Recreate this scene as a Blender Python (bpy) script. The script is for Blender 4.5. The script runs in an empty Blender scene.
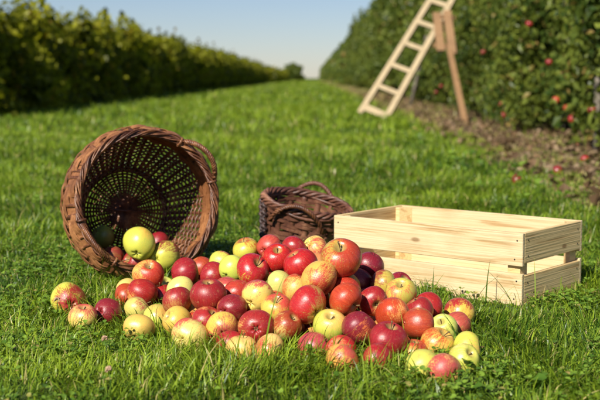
import bpy, math, random
import numpy as np
from mathutils import Vector, Matrix

random.seed(7)
rng = np.random.default_rng(11)
rad = math.radians
scene = bpy.context.scene
COL = scene.collection

# ------------------------------------------------------------------ camera
CAM_H = 0.55
PITCH = 6.23
cam_data = bpy.data.cameras.new('camera')
cam = bpy.data.objects.new('camera', cam_data)
COL.objects.link(cam)
cam.location = (0, 0, CAM_H)
cam.rotation_euler = (rad(90 - PITCH), 0, 0)
cam_data.sensor_width = 36
cam_data.lens = 67.1
cam_data.clip_start = 0.05
cam_data.clip_end = 5000
cam_data.dof.use_dof = True
cam_data.dof.focus_distance = 2.45
cam_data.dof.aperture_fstop = 5.0
cam_data.dof.aperture_blades = 9
scene.camera = cam

# ------------------------------------------------------------------ sky and sun
SUN_AZ, SUN_EL = 30, 38          # degrees left of straight behind the camera, height
s_dir = Vector((-math.sin(rad(SUN_AZ)) * math.cos(rad(SUN_EL)), -math.cos(rad(SUN_AZ)) * math.cos(rad(SUN_EL)), math.sin(rad(SUN_EL))))
world = bpy.data.worlds.new('World')
scene.world = world
world.use_nodes = True
wn = world.node_tree.nodes
bg = wn['Background']
sky = wn.new('ShaderNodeTexSky')
sky.sky_type = 'NISHITA'
sky.sun_disc = False
sky.sun_elevation = rad(SUN_EL)
sky.sun_rotation = math.atan2(s_dir.x, s_dir.y) % (2 * math.pi)
sky.air_density = 1.0
sky.dust_density = 0.1
sky.ozone_density = 2.0
tint = wn.new('ShaderNodeMix'); tint.data_type = 'RGBA'; tint.blend_type = 'MULTIPLY'; tint.inputs[0].default_value = 1
tint.inputs[7].default_value = (0.90, 0.955, 1.19, 1)      # a clear pale blue day
world.node_tree.links.new(sky.outputs[0], tint.inputs[6])
world.node_tree.links.new(tint.outputs[2], bg.inputs[0])
bg.inputs[1].default_value = 0.047
sun_data = bpy.data.lights.new('sun', 'SUN')
sun_data.energy = 5.0
sun_data.angle = rad(0.5)
sun_data.color = (1.0, 0.94, 0.83)
sun = bpy.data.objects.new('sun', sun_data)
COL.objects.link(sun)
sun.rotation_euler = s_dir.to_track_quat('Z', 'Y').to_euler()
scene.view_settings.view_transform = 'Standard'
scene.view_settings.look = 'None'
scene.view_settings.exposure = 0.65
scene.view_settings.gamma = 1.0
scene.view_settings.use_curve_mapping = False
scene.cycles.max_bounces = 6
scene.cycles.diffuse_bounces = 3
scene.cycles.glossy_bounces = 2
scene.cycles.transmission_bounces = 3
scene.cycles.transparent_max_bounces = 8
scene.cycles.caustics_reflective = False
scene.cycles.caustics_refractive = False
scene.cycles.use_adaptive_sampling = True
scene.cycles.adaptive_threshold = 0.015

# ------------------------------------------------------------------ helpers
FPX = 1118.0                     # focal length in pixels of a 600-pixel-wide picture
def at_height(px, py, z):
    """the place where a sight line through the photo meets the height z"""
    p = rad(PITCH)
    d = Vector(((px - 300) / FPX, math.cos(p) - (py - 200) / FPX * math.sin(p), -math.sin(p) - (py - 200) / FPX * math.cos(p)))
    t = (z - CAM_H) / d.z
    return Vector((0, 0, CAM_H)) + d * t
def at_depth(px, py, y):
    p = rad(PITCH)
    d = Vector(((px - 300) / FPX, math.cos(p) - (py - 200) / FPX * math.sin(p), -math.sin(p) - (py - 200) / FPX * math.cos(p)))
    return Vector((0, 0, CAM_H)) + d * (y / d.y)
ROW = 12 / FPX                   # the orchard rows run a hair to the right of straight ahead
def lane(lat, y):                # x of a place `lat` metres right of the lane's middle line
    return lat + ROW * y

def tag(o, label=None, cat=None, group=None, kind=None):
    if label: o['label'] = label
    if cat: o['category'] = cat
    if group: o['group'] = group
    if kind: o['kind'] = kind
    return o
def link_mesh(name, verts, faces, mat=None, parent=None, smooth=True, tint=None):
    me = bpy.data.meshes.new(name)
    v = np.asarray(verts, dtype=np.float32)
    if isinstance(faces, np.ndarray):
        nf, k = faces.shape
        me.vertices.add(len(v)); me.vertices.foreach_set('co', v.ravel())
        me.loops.add(nf * k); me.loops.foreach_set('vertex_index', faces.astype(np.int32).ravel())
        me.polygons.add(nf)
        me.polygons.foreach_set('loop_start', np.arange(0, nf * k, k, dtype=np.int32))
        me.polygons.foreach_set('loop_total', np.full(nf, k, dtype=np.int32))
        me.update(calc_edges=True)
    else:
        me.from_pydata([tuple(map(float, q)) for q in v], [], faces)
    me.polygons.foreach_set('use_smooth', np.full(len(me.polygons), smooth))
    if tint is not None:
        a = me.color_attributes.new('tint', 'FLOAT_COLOR', 'POINT')
        c = np.ones((len(v), 4), dtype=np.float32); c[:, :3] = tint
        a.data.foreach_set('color', c.ravel())
    me.update()
    if mat: me.materials.append(mat)
    o = bpy.data.objects.new(name, me)
    COL.objects.link(o)
    if parent: o.parent = parent
    return o
def empty(name, loc=(0, 0, 0), rot=(0, 0, 0)):
    o = bpy.data.objects.new(name, None)
    COL.objects.link(o); o.location = loc; o.rotation_euler = rot
    o.empty_display_size = 0.05
    return o
def copy_tree(o, parent=None):
    c = o.copy(); COL.objects.link(c)
    if parent: c.parent = parent
    for ch in list(o.children):
        copy_tree(ch, c)
    return c

class Geo:
    """collects swept strands and boxes for one mesh"""
    def __init__(s): s.v = []; s.f = []
    def ribbon(s, pts, outs, prof, closed=False):
        """like sweep but with crisp long edges"""
        g2 = Geo(); g2.sweep(pts, outs, prof, closed); k = len(prof); n = len(pts)
        for q in range(k):
            r = (q + 1) % k; b0 = len(s.v)
            for i in range(n): s.v.append(g2.v[i * k + q]); s.v.append(g2.v[i * k + r])
            for i in range(n if closed else n - 1):
                j = (i + 1) % n; s.f.append((b0 + 2 * i, b0 + 2 * i + 1, b0 + 2 * j + 1, b0 + 2 * j))
    def sweep(s, pts, outs, prof, closed=False, taper=None):
        pts = [Vector(p) for p in pts]; n = len(pts); k = len(prof); b0 = len(s.v)
        for i, p in enumerate(pts):
            a = pts[i - 1] if (i > 0 or closed) else p
            b = pts[(i + 1) % n] if (i < n - 1 or closed) else p
            t = (b - a).normalized()
            o = Vector(outs[i]); o = (o - t * o.dot(t)).normalized(); w = t.cross(o)
            m = taper[i] if taper else 1.0
            for (x, y) in prof: s.v.append(p + o * x * m + w * y * m)
        for i in range(n if closed else n - 1):
            j = (i + 1) % n
            for q in range(k):
                r = (q + 1) % k
                s.f.append((b0 + i * k + q, b0 + i * k + r, b0 + j * k + r, b0 + j * k + q))
        if not closed:
            s.f.append(tuple(b0 + q for q in reversed(range(k))))
            s.f.append(tuple(b0 + (n - 1) * k + q for q in range(k)))
    def tube(s, pts, r, k=7, closed=False, taper=None, hint=None):
        outs = []
        pv = [Vector(p) for p in pts]
        for i in range(len(pv)):
            t = (pv[(i + 1) % len(pv)] - pv[i - 1]) if (closed or 0 < i < len(pv) - 1) else (pv[1] - pv[0])
            h = hint(pv[i]) if hint else Vector((0.21, 0.13, 0.97))
            if abs(t.normalized().dot(h.normalized())) > 0.98: h = Vector((1, 0.1, 0))
            outs.append(h)
        s.sweep(pts, outs, [(r * math.cos(2 * math.pi * q / k), r * math.sin(2 * math.pi * q / k)) for q in range(k)], closed, taper)
    def box(s, c, d, bevel=0.0015, M=None):
        hx, hy, hz = d[0] / 2, d[1] / 2, d[2] / 2; e = min(bevel, hx * .5, hy * .5, hz * .5)
        b0 = len(s.v); idx = {}
        for sx in (-1, 1):
            for sy in (-1, 1):
                for sz in (-1, 1):
                    for ax in range(3):
                        q = Vector((sx * (hx - (e if ax != 0 else 0)), sy * (hy - (e if ax != 1 else 0)), sz * (hz - (e if ax != 2 else 0))))
                        if M: q = M @ q
                        idx[(sx, sy, sz, ax)] = len(s.v); s.v.append(q + Vector(c))
        I = idx; F = s.f
        for sg in (-1, 1):
            def add(l): F.append(tuple(l if sg > 0 else l[::-1]))
            add([I[(sg, -1, -1, 0)], I[(sg, 1, -1, 0)], I[(sg, 1, 1, 0)], I[(sg, -1, 1, 0)]])
            add([I[(-1, sg, -1, 1)], I[(-1, sg, 1, 1)], I[(1, sg, 1, 1)], I[(1, sg, -1, 1)]])
            add([I[(-1, -1, sg, 2)], I[(1, -1, sg, 2)], I[(1, 1, sg, 2)], I[(-1, 1, sg, 2)]])
        for a in (-1, 1):
            for b in (-1, 1):
                F.append((I[(a, b, -1, 0)], I[(a, b, 1, 0)], I[(a, b, 1, 1)], I[(a, b, -1, 1)]))
                F.append((I[(a, -1, b, 0)], I[(a, 1, b, 0)], I[(a, 1, b, 2)], I[(a, -1, b, 2)]))
                F.append((I[(-1, a, b, 1)], I[(1, a, b, 1)], I[(1, a, b, 2)], I[(-1, a, b, 2)]))
                for c2 in (-1, 1):
                    F.append((I[(a, b, c2, 0)], I[(a, b, c2, 1)], I[(a, b, c2, 2)]))
    def build(s, name, mat=None, parent=None, smooth=True):
        o = link_mesh(name, s.v, s.f, mat, parent, smooth)
        import bmesh
        bm = bmesh.new(); bm.from_mesh(o.data); bmesh.ops.recalc_face_normals(bm, faces=bm.faces); bm.to_mesh(o.data); bm.free()
        return o

# ------------------------------------------------------------------ materials
def new_mat(name):
    m = bpy.data.materials.new(name); m.use_nodes = True
    nt = m.node_tree; b = nt.nodes['Principled BSDF']
    return m, nt, b, nt.nodes['Material Output']
def N(nt, typ, **kw):
    n = nt.nodes.new(typ)
    for k, v in kw.items():
        if k.startswith('in_'):
            key = k[3:]; key = int(key) if key.isdigit() else key
            n.inputs[key].default_value = v
        else: setattr(n, k, v)
    return n
def math_n(nt, op, a, b=None, clamp=False):
    n = nt.nodes.new('ShaderNodeMath'); n.operation = op; n.use_clamp = clamp
    for i, q in enumerate((a, b)):
        if q is None: continue
        if isinstance(q, (int, float)): n.inputs[i].default_value = q
        else: nt.links.new(q, n.inputs[i])
    return n.outputs[0]
def mix_n(nt, fac, a, b, mode='MIX'):
    n = nt.nodes.new('ShaderNodeMix'); n.data_type = 'RGBA'; n.blend_type = mode
    for i, q in ((0, fac), (6, a), (7, b)):
        if isinstance(q, (int, float)): n.inputs[i].default_value = q
        elif isinstance(q, tuple): n.inputs[i].default_value = (*q, 1)
        else: nt.links.new(q, n.inputs[i])
    return n.outputs[2]
def ramp(nt, src, stops):
    n = nt.nodes.new('ShaderNodeValToRGB'); cr = n.color_ramp
    while len(cr.elements) < len(stops): cr.elements.new(0.5)
    for e, (p, c) in zip(cr.elements, stops): e.position = p; e.color = (*c, 1) if len(c) == 3 else c
    nt.links.new(src, n.inputs[0]); return n.outputs[0]
def smooth(nt, src, lo, hi):
    n = nt.nodes.new('ShaderNodeMapRange'); n.interpolation_type = 'SMOOTHSTEP'
    n.inputs[1].default_value = lo; n.inputs[2].default_value = hi
    nt.links.new(src, n.inputs[0]); return n.outputs[0]

def leaf_mat(name, dark, light, dry, trans=0.35, gloss=0.35):
    """tint.r moves between two greens, tint.g towards the dry colour, tint.b scales a little"""
    m, nt, b, out = new_mat(name)
    at = N(nt, 'ShaderNodeVertexColor', layer_name='tint')
    sep = N(nt, 'ShaderNodeSeparateColor'); nt.links.new(at.outputs[0], sep.inputs[0])
    c = mix_n(nt, sep.outputs[0], dark, light)
    c = mix_n(nt, sep.outputs[1], c, dry)
    nt.links.new(c, b.inputs['Base Color'])
    b.inputs['Roughness'].default_value = gloss
    b.inputs['Specular IOR Level'].default_value = 0.22
    tr = N(nt, 'ShaderNodeBsdfTranslucent')
    c2 = mix_n(nt, 1.0, c, (1.25, 1.25, 0.45), 'MULTIPLY')
    nt.links.new(c2, tr.inputs[0])
    mx = N(nt, 'ShaderNodeMixShader'); mx.inputs[0].default_value = trans
    nt.links.new(b.outputs[0], mx.inputs[1]); nt.links.new(tr.outputs[0], mx.inputs[2])
    nt.links.new(mx.outputs[0], out.inputs[0])
    return m
M_GRASS = leaf_mat('grass_blades', (0.040, 0.100, 0.008), (0.34, 0.45, 0.033), (0.55, 0.44, 0.18), 0.36, 0.34)
M_CLOVER = leaf_mat('clover_leaves', (0.05, 0.12, 0.014), (0.22, 0.34, 0.04), (0.40, 0.30, 0.10), 0.3, 0.4)
M_APPLE_LEAF = leaf_mat('apple_tree_leaves', (0.032, 0.062, 0.010), (0.18, 0.215, 0.032), (0.30, 0.20, 0.06), 0.3, 0.4)
M_BUSH_LEAF = leaf_mat('bush_leaves', (0.055, 0.075, 0.009), (0.48, 0.47, 0.035), (0.48, 0.29, 0.06), 0.62, 0.4)
M_LITTER = leaf_mat('dead_leaves', (0.07, 0.04, 0.02), (0.18, 0.11, 0.055), (0.28, 0.20, 0.12), 0.1, 0.7)

def ground_mat(name, stops, sc):
    m, nt, b, out = new_mat(name)
    g = N(nt, 'ShaderNodeNewGeometry')
    n1 = N(nt, 'ShaderNodeTexNoise', in_Scale=sc, in_Detail=8.0, in_Roughness=0.65); nt.links.new(g.outputs[0], n1.inputs[0])
    n2 = N(nt, 'ShaderNodeTexNoise', in_Scale=sc * 0.06, in_Detail=3.0); nt.links.new(g.outputs[0], n2.inputs[0])
    s_ = math_n(nt, 'ADD', math_n(nt, 'MULTIPLY', n1.outputs[0], 0.65), math_n(nt, 'MULTIPLY', n2.outputs[0], 0.35))
    nt.links.new(ramp(nt, s_, stops), b.inputs['Base Color'])
    b.inputs['Roughness'].default_value = 0.95
    b.inputs['Specular IOR Level'].default_value = 0.1
    bp = N(nt, 'ShaderNodeBump', in_Strength=0.6, in_Distance=0.02); nt.links.new(n1.outputs[0], bp.inputs['Height']); nt.links.new(bp.outputs[0], b.inputs['Normal'])
    return m
M_TURF = ground_mat('turf_soil', [(0.35, (0.035, 0.04, 0.014)), (0.5, (0.055, 0.085, 0.018)), (0.65, (0.09, 0.13, 0.03))], 9)
M_DIRT = ground_mat('bare_dirt', [(0.35, (0.07, 0.045, 0.025)), (0.5, (0.14, 0.095, 0.055)), (0.66, (0.24, 0.17, 0.10))], 6)

def wood_mat(name, light, mid, dark, rough=0.6, grain=1.0, knots=True):
    m, nt, b, out = new_mat(name)
    tc = N(nt, 'ShaderNodeTexCoord'); oi = N(nt, 'ShaderNodeObjectInfo')
    off = N(nt, 'ShaderNodeVectorMath', operation='SCALE'); cx = N(nt, 'ShaderNodeCombineXYZ')
    for i, k in enumerate((7.0, 3.1, 5.3)): nt.links.new(math_n(nt, 'MULTIPLY', oi.outputs['Random'], k), cx.inputs[i])
    ad = N(nt, 'ShaderNodeVectorMath', operation='ADD'); nt.links.new(tc.outputs['Object'], ad.inputs[0]); nt.links.new(cx.outputs[0], ad.inputs[1])
    mp = N(nt, 'ShaderNodeMapping'); mp.inputs['Scale'].default_value = (1.6, 22, 22); nt.links.new(ad.outputs[0], mp.inputs[0])
    n1 = N(nt, 'ShaderNodeTexNoise', in_Scale=1.6, in_Detail=6.0, in_Roughness=0.6, in_Distortion=1.1); nt.links.new(mp.outputs[0], n1.inputs[0])
    mp2 = N(nt, 'ShaderNodeMapping'); mp2.inputs['Scale'].default_value = (5, 260, 260); nt.links.new(ad.outputs[0], mp2.inputs[0])
    n2 = N(nt, 'ShaderNodeTexNoise', in_Scale=1.0, in_Detail=3.0); nt.links.new(mp2.outputs[0], n2.inputs[0])
    wv = math_n(nt, 'MULTIPLY', math_n(nt, 'SINE', math_n(nt, 'MULTIPLY', n1.outputs[0], 30.0)), 0.06)
    s_ = math_n(nt, 'ADD', math_n(nt, 'ADD', n1.outputs[0], wv), math_n(nt, 'MULTIPLY', math_n(nt, 'SUBTRACT', n2.outputs[0], 0.5), 0.75))
    c = ramp(nt, s_, [(0.22, dark), (0.44, mid), (0.68, light)])
    if knots:
        s3 = N(nt, 'ShaderNodeSeparateXYZ'); nt.links.new(ad.outputs[0], s3.inputs[0]); c3 = N(nt, 'ShaderNodeCombineXYZ')
        nt.links.new(math_n(nt, 'MULTIPLY', s3.outputs[0], 4.5), c3.inputs[0]); nt.links.new(math_n(nt, 'MULTIPLY', s3.outputs[2], 10.0), c3.inputs[1])
        vo = N(nt, 'ShaderNodeTexVoronoi', voronoi_dimensions='2D', in_Scale=1.0); nt.links.new(c3.outputs[0], vo.inputs[0])
        k = smooth(nt, vo.outputs['Distance'], 0.085, 0.03)
        c = mix_n(nt, math_n(nt, 'MULTIPLY', k, 0.75), c, (dark[0] * .45, dark[1] * .33, dark[2] * .25))
    # weather blotches that belong to each board
    n4 = N(nt, 'ShaderNodeTexNoise', in_Scale=7.0, in_Detail=4.0); nt.links.new(ad.outputs[0], n4.inputs[0])
    c = mix_n(nt, math_n(nt, 'MULTIPLY', smooth(nt, n4.outputs[0], 0.5, 0.75), 0.35), c, (dark[0] * .8, dark[1] * .8, dark[2] * .8))
    nt.links.new(c, b.inputs['Base Color']); b.inputs['Roughness'].default_value = rough
    b.inputs['Specular IOR Level'].default_value = 0.3
    bp = N(nt, 'ShaderNodeBump', in_Strength=0.7 * grain, in_Distance=0.002); nt.links.new(n2.outputs[0], bp.inputs['Height']); nt.links.new(bp.outputs[0], b.inputs['Normal'])
    return m
M_PINE = wood_mat('raw_pine', (0.63, 0.50, 0.305), (0.565, 0.43, 0.235), (0.40, 0.255, 0.11))
M_PINE_LIFTED = wood_mat('raw_pine_sun_lifted', (0.68, 0.51, 0.26), (0.62, 0.44, 0.20), (0.44, 0.27, 0.11))  # pine copy painted lighter and warmer, making up for scant sun on ends
M_LADDER = wood_mat('ladder_wood', (0.43, 0.34, 0.205), (0.36, 0.275, 0.16), (0.25, 0.18, 0.10), knots=False)
M_LADDER_TAN = wood_mat('tan_wood', (0.28, 0.165, 0.08), (0.23, 0.13, 0.06), (0.15, 0.08, 0.04), knots=False)
M_NAIL, _nt, _b, _o = new_mat('nail_iron'); _b.inputs['Base Color'].default_value = (0.07, 0.05, 0.04, 1); _b.inputs['Metallic'].default_value = 0.6; _b.inputs['Roughness'].default_value = 0.5

def wicker_mat(name, a, c_, d, sc=60, rough=0.5):
    m, nt, b, out = new_mat(name)
    tc = N(nt, 'ShaderNodeTexCoord')
    n1 = N(nt, 'ShaderNodeTexNoise', in_Scale=sc, in_Detail=4.0, in_Roughness=0.7); nt.links.new(tc.outputs['Object'], n1.inputs[0])
    n2 = N(nt, 'ShaderNodeTexNoise', in_Scale=sc * .2, in_Detail=2.0); nt.links.new(tc.outputs['Object'], n2.inputs[0])
    s_ = math_n(nt, 'ADD', math_n(nt, 'MULTIPLY', n1.outputs[0], 0.5), math_n(nt, 'MULTIPLY', n2.outputs[0], 0.5))
    nt.links.new(ramp(nt, s_, [(0.36, a), (0.5, c_), (0.64, d)]), b.inputs['Base Color'])
    b.inputs['Roughness'].default_value = rough; b.inputs['Specular IOR Level'].default_value = 0.45
    bp = N(nt, 'ShaderNodeBump', in_Strength=0.5, in_Distance=0.002); nt.links.new(n1.outputs[0], bp.inputs['Height']); nt.links.new(bp.outputs[0], b.inputs['Normal'])
    return m
M_SPLINT = wicker_mat('brown_splint', (0.13, 0.050, 0.018), (0.20, 0.078, 0.028), (0.36, 0.16, 0.06), 45)
M_WILLOW = wicker_mat('red_brown_willow', (0.05, 0.016, 0.008), (0.13, 0.048, 0.02), (0.33, 0.15, 0.06), 70, 0.42)
M_DARKSPLINT = wicker_mat('plum_brown_splint', (0.06, 0.022, 0.014), (0.13, 0.052, 0.030), (0.29, 0.14, 0.08), 40, 0.45)
M_BARK = wicker_mat('grey_bark', (0.06, 0.05, 0.04), (0.13, 0.11, 0.085), (0.22, 0.19, 0.15), 30, 0.9)
M_DARKRIM = wicker_mat('dark_coil', (0.02, 0.012, 0.012), (0.05, 0.028, 0.025), (0.09, 0.05, 0.04), 40, 0.5)

def apple_mat():
    m, nt, b, out = new_mat('apple_skin')
    L = nt.links
    tc = N(nt, 'ShaderNodeTexCoord'); oi = N(nt, 'ShaderNodeObjectInfo')
    def attr(nm): return N(nt, 'ShaderNodeAttribute', attribute_type='OBJECT', attribute_name=nm)
    base, blush, bdir, amt = attr('skin_base'), attr('skin_blush'), attr('blush_side'), attr('blush_amount')
    nrm = N(nt, 'ShaderNodeVectorMath', operation='NORMALIZE'); L.new(tc.outputs['Object'], nrm.inputs[0])
    off = math_n(nt, 'MULTIPLY', oi.outputs['Random'], 60.0)
    add = N(nt, 'ShaderNodeVectorMath', operation='ADD'); L.new(nrm.outputs[0], add.inputs[0]); L.new(off, add.inputs[1])
    sp = N(nt, 'ShaderNodeSeparateXYZ'); L.new(tc.outputs['Object'], sp.inputs[0])
    rho = math_n(nt, 'SQRT', math_n(nt, 'ADD', math_n(nt, 'ADD', math_n(nt, 'MULTIPLY', sp.outputs[0], sp.outputs[0]), math_n(nt, 'MULTIPLY', sp.outputs[1], sp.outputs[1])), 0.0004))
    cv = N(nt, 'ShaderNodeCombineXYZ')
    L.new(math_n(nt, 'DIVIDE', sp.outputs[0], rho), cv.inputs[0]); L.new(math_n(nt, 'DIVIDE', sp.outputs[1], rho), cv.inputs[1])
    L.new(math_n(nt, 'ADD', math_n(nt, 'MULTIPLY', sp.outputs[2], 0.16), off), cv.inputs[2])
    big = N(nt, 'ShaderNodeTexNoise', in_Scale=1.5, in_Detail=3.0); L.new(add.outputs[0], big.inputs[0])
    strk = N(nt, 'ShaderNodeTexNoise', in_Scale=10.0, in_Detail=6.0, in_Roughness=0.8); L.new(cv.outputs[0], strk.inputs[0])
    fine = N(nt, 'ShaderNodeTexNoise', in_Scale=16.0, in_Detail=5.0, in_Roughness=0.7); L.new(add.outputs[0], fine.inputs[0])
    dt = N(nt, 'ShaderNodeVectorMath', operation='DOT_PRODUCT'); L.new(nrm.outputs[0], dt.inputs[0]); L.new(bdir.outputs['Vector'], dt.inputs[1])
    v = math_n(nt, 'MULTIPLY', dt.outputs['Value'], 0.62)
    v = math_n(nt, 'ADD', v, math_n(nt, 'MULTIPLY', math_n(nt, 'SUBTRACT', big.outputs[0], 0.5), 1.5))
    v = math_n(nt, 'ADD', v, math_n(nt, 'MULTIPLY', math_n(nt, 'SUBTRACT', strk.outputs[0], 0.5), 2.2))
    v = math_n(nt, 'ADD', v, math_n(nt, 'MULTIPLY', math_n(nt, 'SUBTRACT', fine.outputs[0], 0.5), 1.7))
    v = math_n(nt, 'ADD', v, math_n(nt, 'MULTIPLY', math_n(nt, 'SUBTRACT', amt.outputs['Fac'], 0.52), 2.3))
    mask = smooth(nt, v, -0.28, 0.32)
    # two-tone ground colour and depth of red
    bc = mix_n(nt, smooth(nt, fine.outputs[0], 0.35, 0.7), base.outputs['Color'], mix_n(nt, 1.0, base.outputs['Color'], (1.12, 1.0, 0.75), 'MULTIPLY'))
    rc = mix_n(nt, smooth(nt, strk.outputs[0], 0.38, 0.66), mix_n(nt, 1.0, blush.outputs['Color'], (0.78, 0.7, 0.78), 'MULTIPLY'), mix_n(nt, 1.0, blush.outputs['Color'], (1.12, 1.3, 1.2), 'MULTIPLY'))
    c = mix_n(nt, mask, bc, rc)
    # russet in and around the stem hollow
    stem_m = math_n(nt, 'MULTIPLY', smooth(nt, rho, 0.42, 0.10), smooth(nt, sp.outputs[2], 0.1, 0.4))
    stem_m = math_n(nt, 'MULTIPLY', stem_m, smooth(nt, math_n(nt, 'ADD', strk.outputs[0], stem_m), 0.45, 1.0))
    c = mix_n(nt, math_n(nt, 'MULTIPLY', stem_m, 0.85), c, (0.34, 0.26, 0.08))
    # pale lenticels
    vo = N(nt, 'ShaderNodeTexVoronoi', in_Scale=11.0); L.new(add.outputs[0], vo.inputs[0])
    c = mix_n(nt, math_n(nt, 'MULTIPLY', smooth(nt, vo.outputs['Distance'], 0.17, 0.07), 0.55), c, (0.62, 0.46, 0.26))
    # scuffs and russet blotches
    sc2 = N(nt, 'ShaderNodeTexNoise', in_Scale=3.4, in_Detail=7.0, in_Roughness=0.75); L.new(add.outputs[0], sc2.inputs[0])
    c = mix_n(nt, math_n(nt, 'MULTIPLY', smooth(nt, sc2.outputs[0], 0.56, 0.70), 0.65), c, (0.33, 0.20, 0.08))
    L.new(c, b.inputs['Base Color'])
    L.new(math_n(nt, 'ADD', math_n(nt, 'MULTIPLY', fine.outputs[0], 0.47), math_n(nt, 'MULTIPLY', math_n(nt, 'FRACT', math_n(nt, 'MULTIPLY', oi.outputs['Random'], 17.0)), 0.16)), b.inputs['Roughness'])
    b.inputs['Specular IOR Level'].default_value = 0.5
    bp = N(nt, 'ShaderNodeBump', in_Strength=0.5, in_Distance=0.0007); L.new(fine.outputs[0], bp.inputs['Height']); L.new(bp.outputs[0], b.inputs['Normal'])
    return m
M_APPLE = apple_mat()
M_STEM = wicker_mat('apple_stem', (0.07, 0.04, 0.015), (0.14, 0.085, 0.03), (0.22, 0.16, 0.06), 40, 0.7)

# ------------------------------------------------------------------ ground
def sheet(name, pts, z, mat):
    o = link_mesh(name, [(x, y, z) for x, y in pts], [tuple(range(len(pts)))], mat, None, False)
    return tag(o, kind='structure')
sheet('ground', [(-1500, -60), (1500, -60), (1500, 2500), (-1500, 2500)], 0, M_TURF)
ys = [1, 3, 5, 7, 9, 11, 14, 18, 23, 29, 36, 45, 60, 80, 110, 150, 210, 300]
edge = [(lane(1.22 + random.uniform(-.12, .12), y), y) for y in ys]
sheet('soil_strip', edge + [(lane(4.2, y), y) for y in reversed(ys)], 0.004, M_DIRT)
# ------------------------------------------------------------------ the big tipped basket
def ellipse_pt(th, rx, ry, z): return Vector((rx * math.cos(th), ry * math.sin(th), z))
def rope_ring(g, R, z, m, strands, rho, rs, ry=None, jit=0.0, squash=1.0, n=360):
    ry = ry or R
    for k in range(strands):
        pts = []
        for i in range(n):
            th = 2 * math.pi * i / n; a = m * th + 2 * math.pi * k / strands
            rr = rho * (1 + jit * math.sin(7 * th + k))
            pts.append(Vector(((R + rr * math.cos(a)) * math.cos(th), (ry + rr * math.cos(a)) * math.sin(th), z(th) + rr * squash * math.sin(a) if callable(z) else z + rr * squash * math.sin(a))))
        g.tube(pts, rs * random.uniform(.85, 1.1), 6, True, None, lambda p: Vector((p.x, p.y, 0.001)))
def rope_arc(g, path, strands, rho, rs, turns):
    n = len(path)
    for k in range(strands):
        pts = []
        for i in range(n):
            t = (path[min(i + 1, n - 1)] - path[max(i - 1, 0)]).normalized()
            h = Vector((0.3, 0.2, 0.93)); u = (h - t * h.dot(t)).normalized(); w = t.cross(u)
            a = 2 * math.pi * (turns * i / (n - 1) + k / strands)
            pts.append(path[i] + u * rho * math.cos(a) + w * rho * math.sin(a))
        g.tube(pts, rs, 6)

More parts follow.
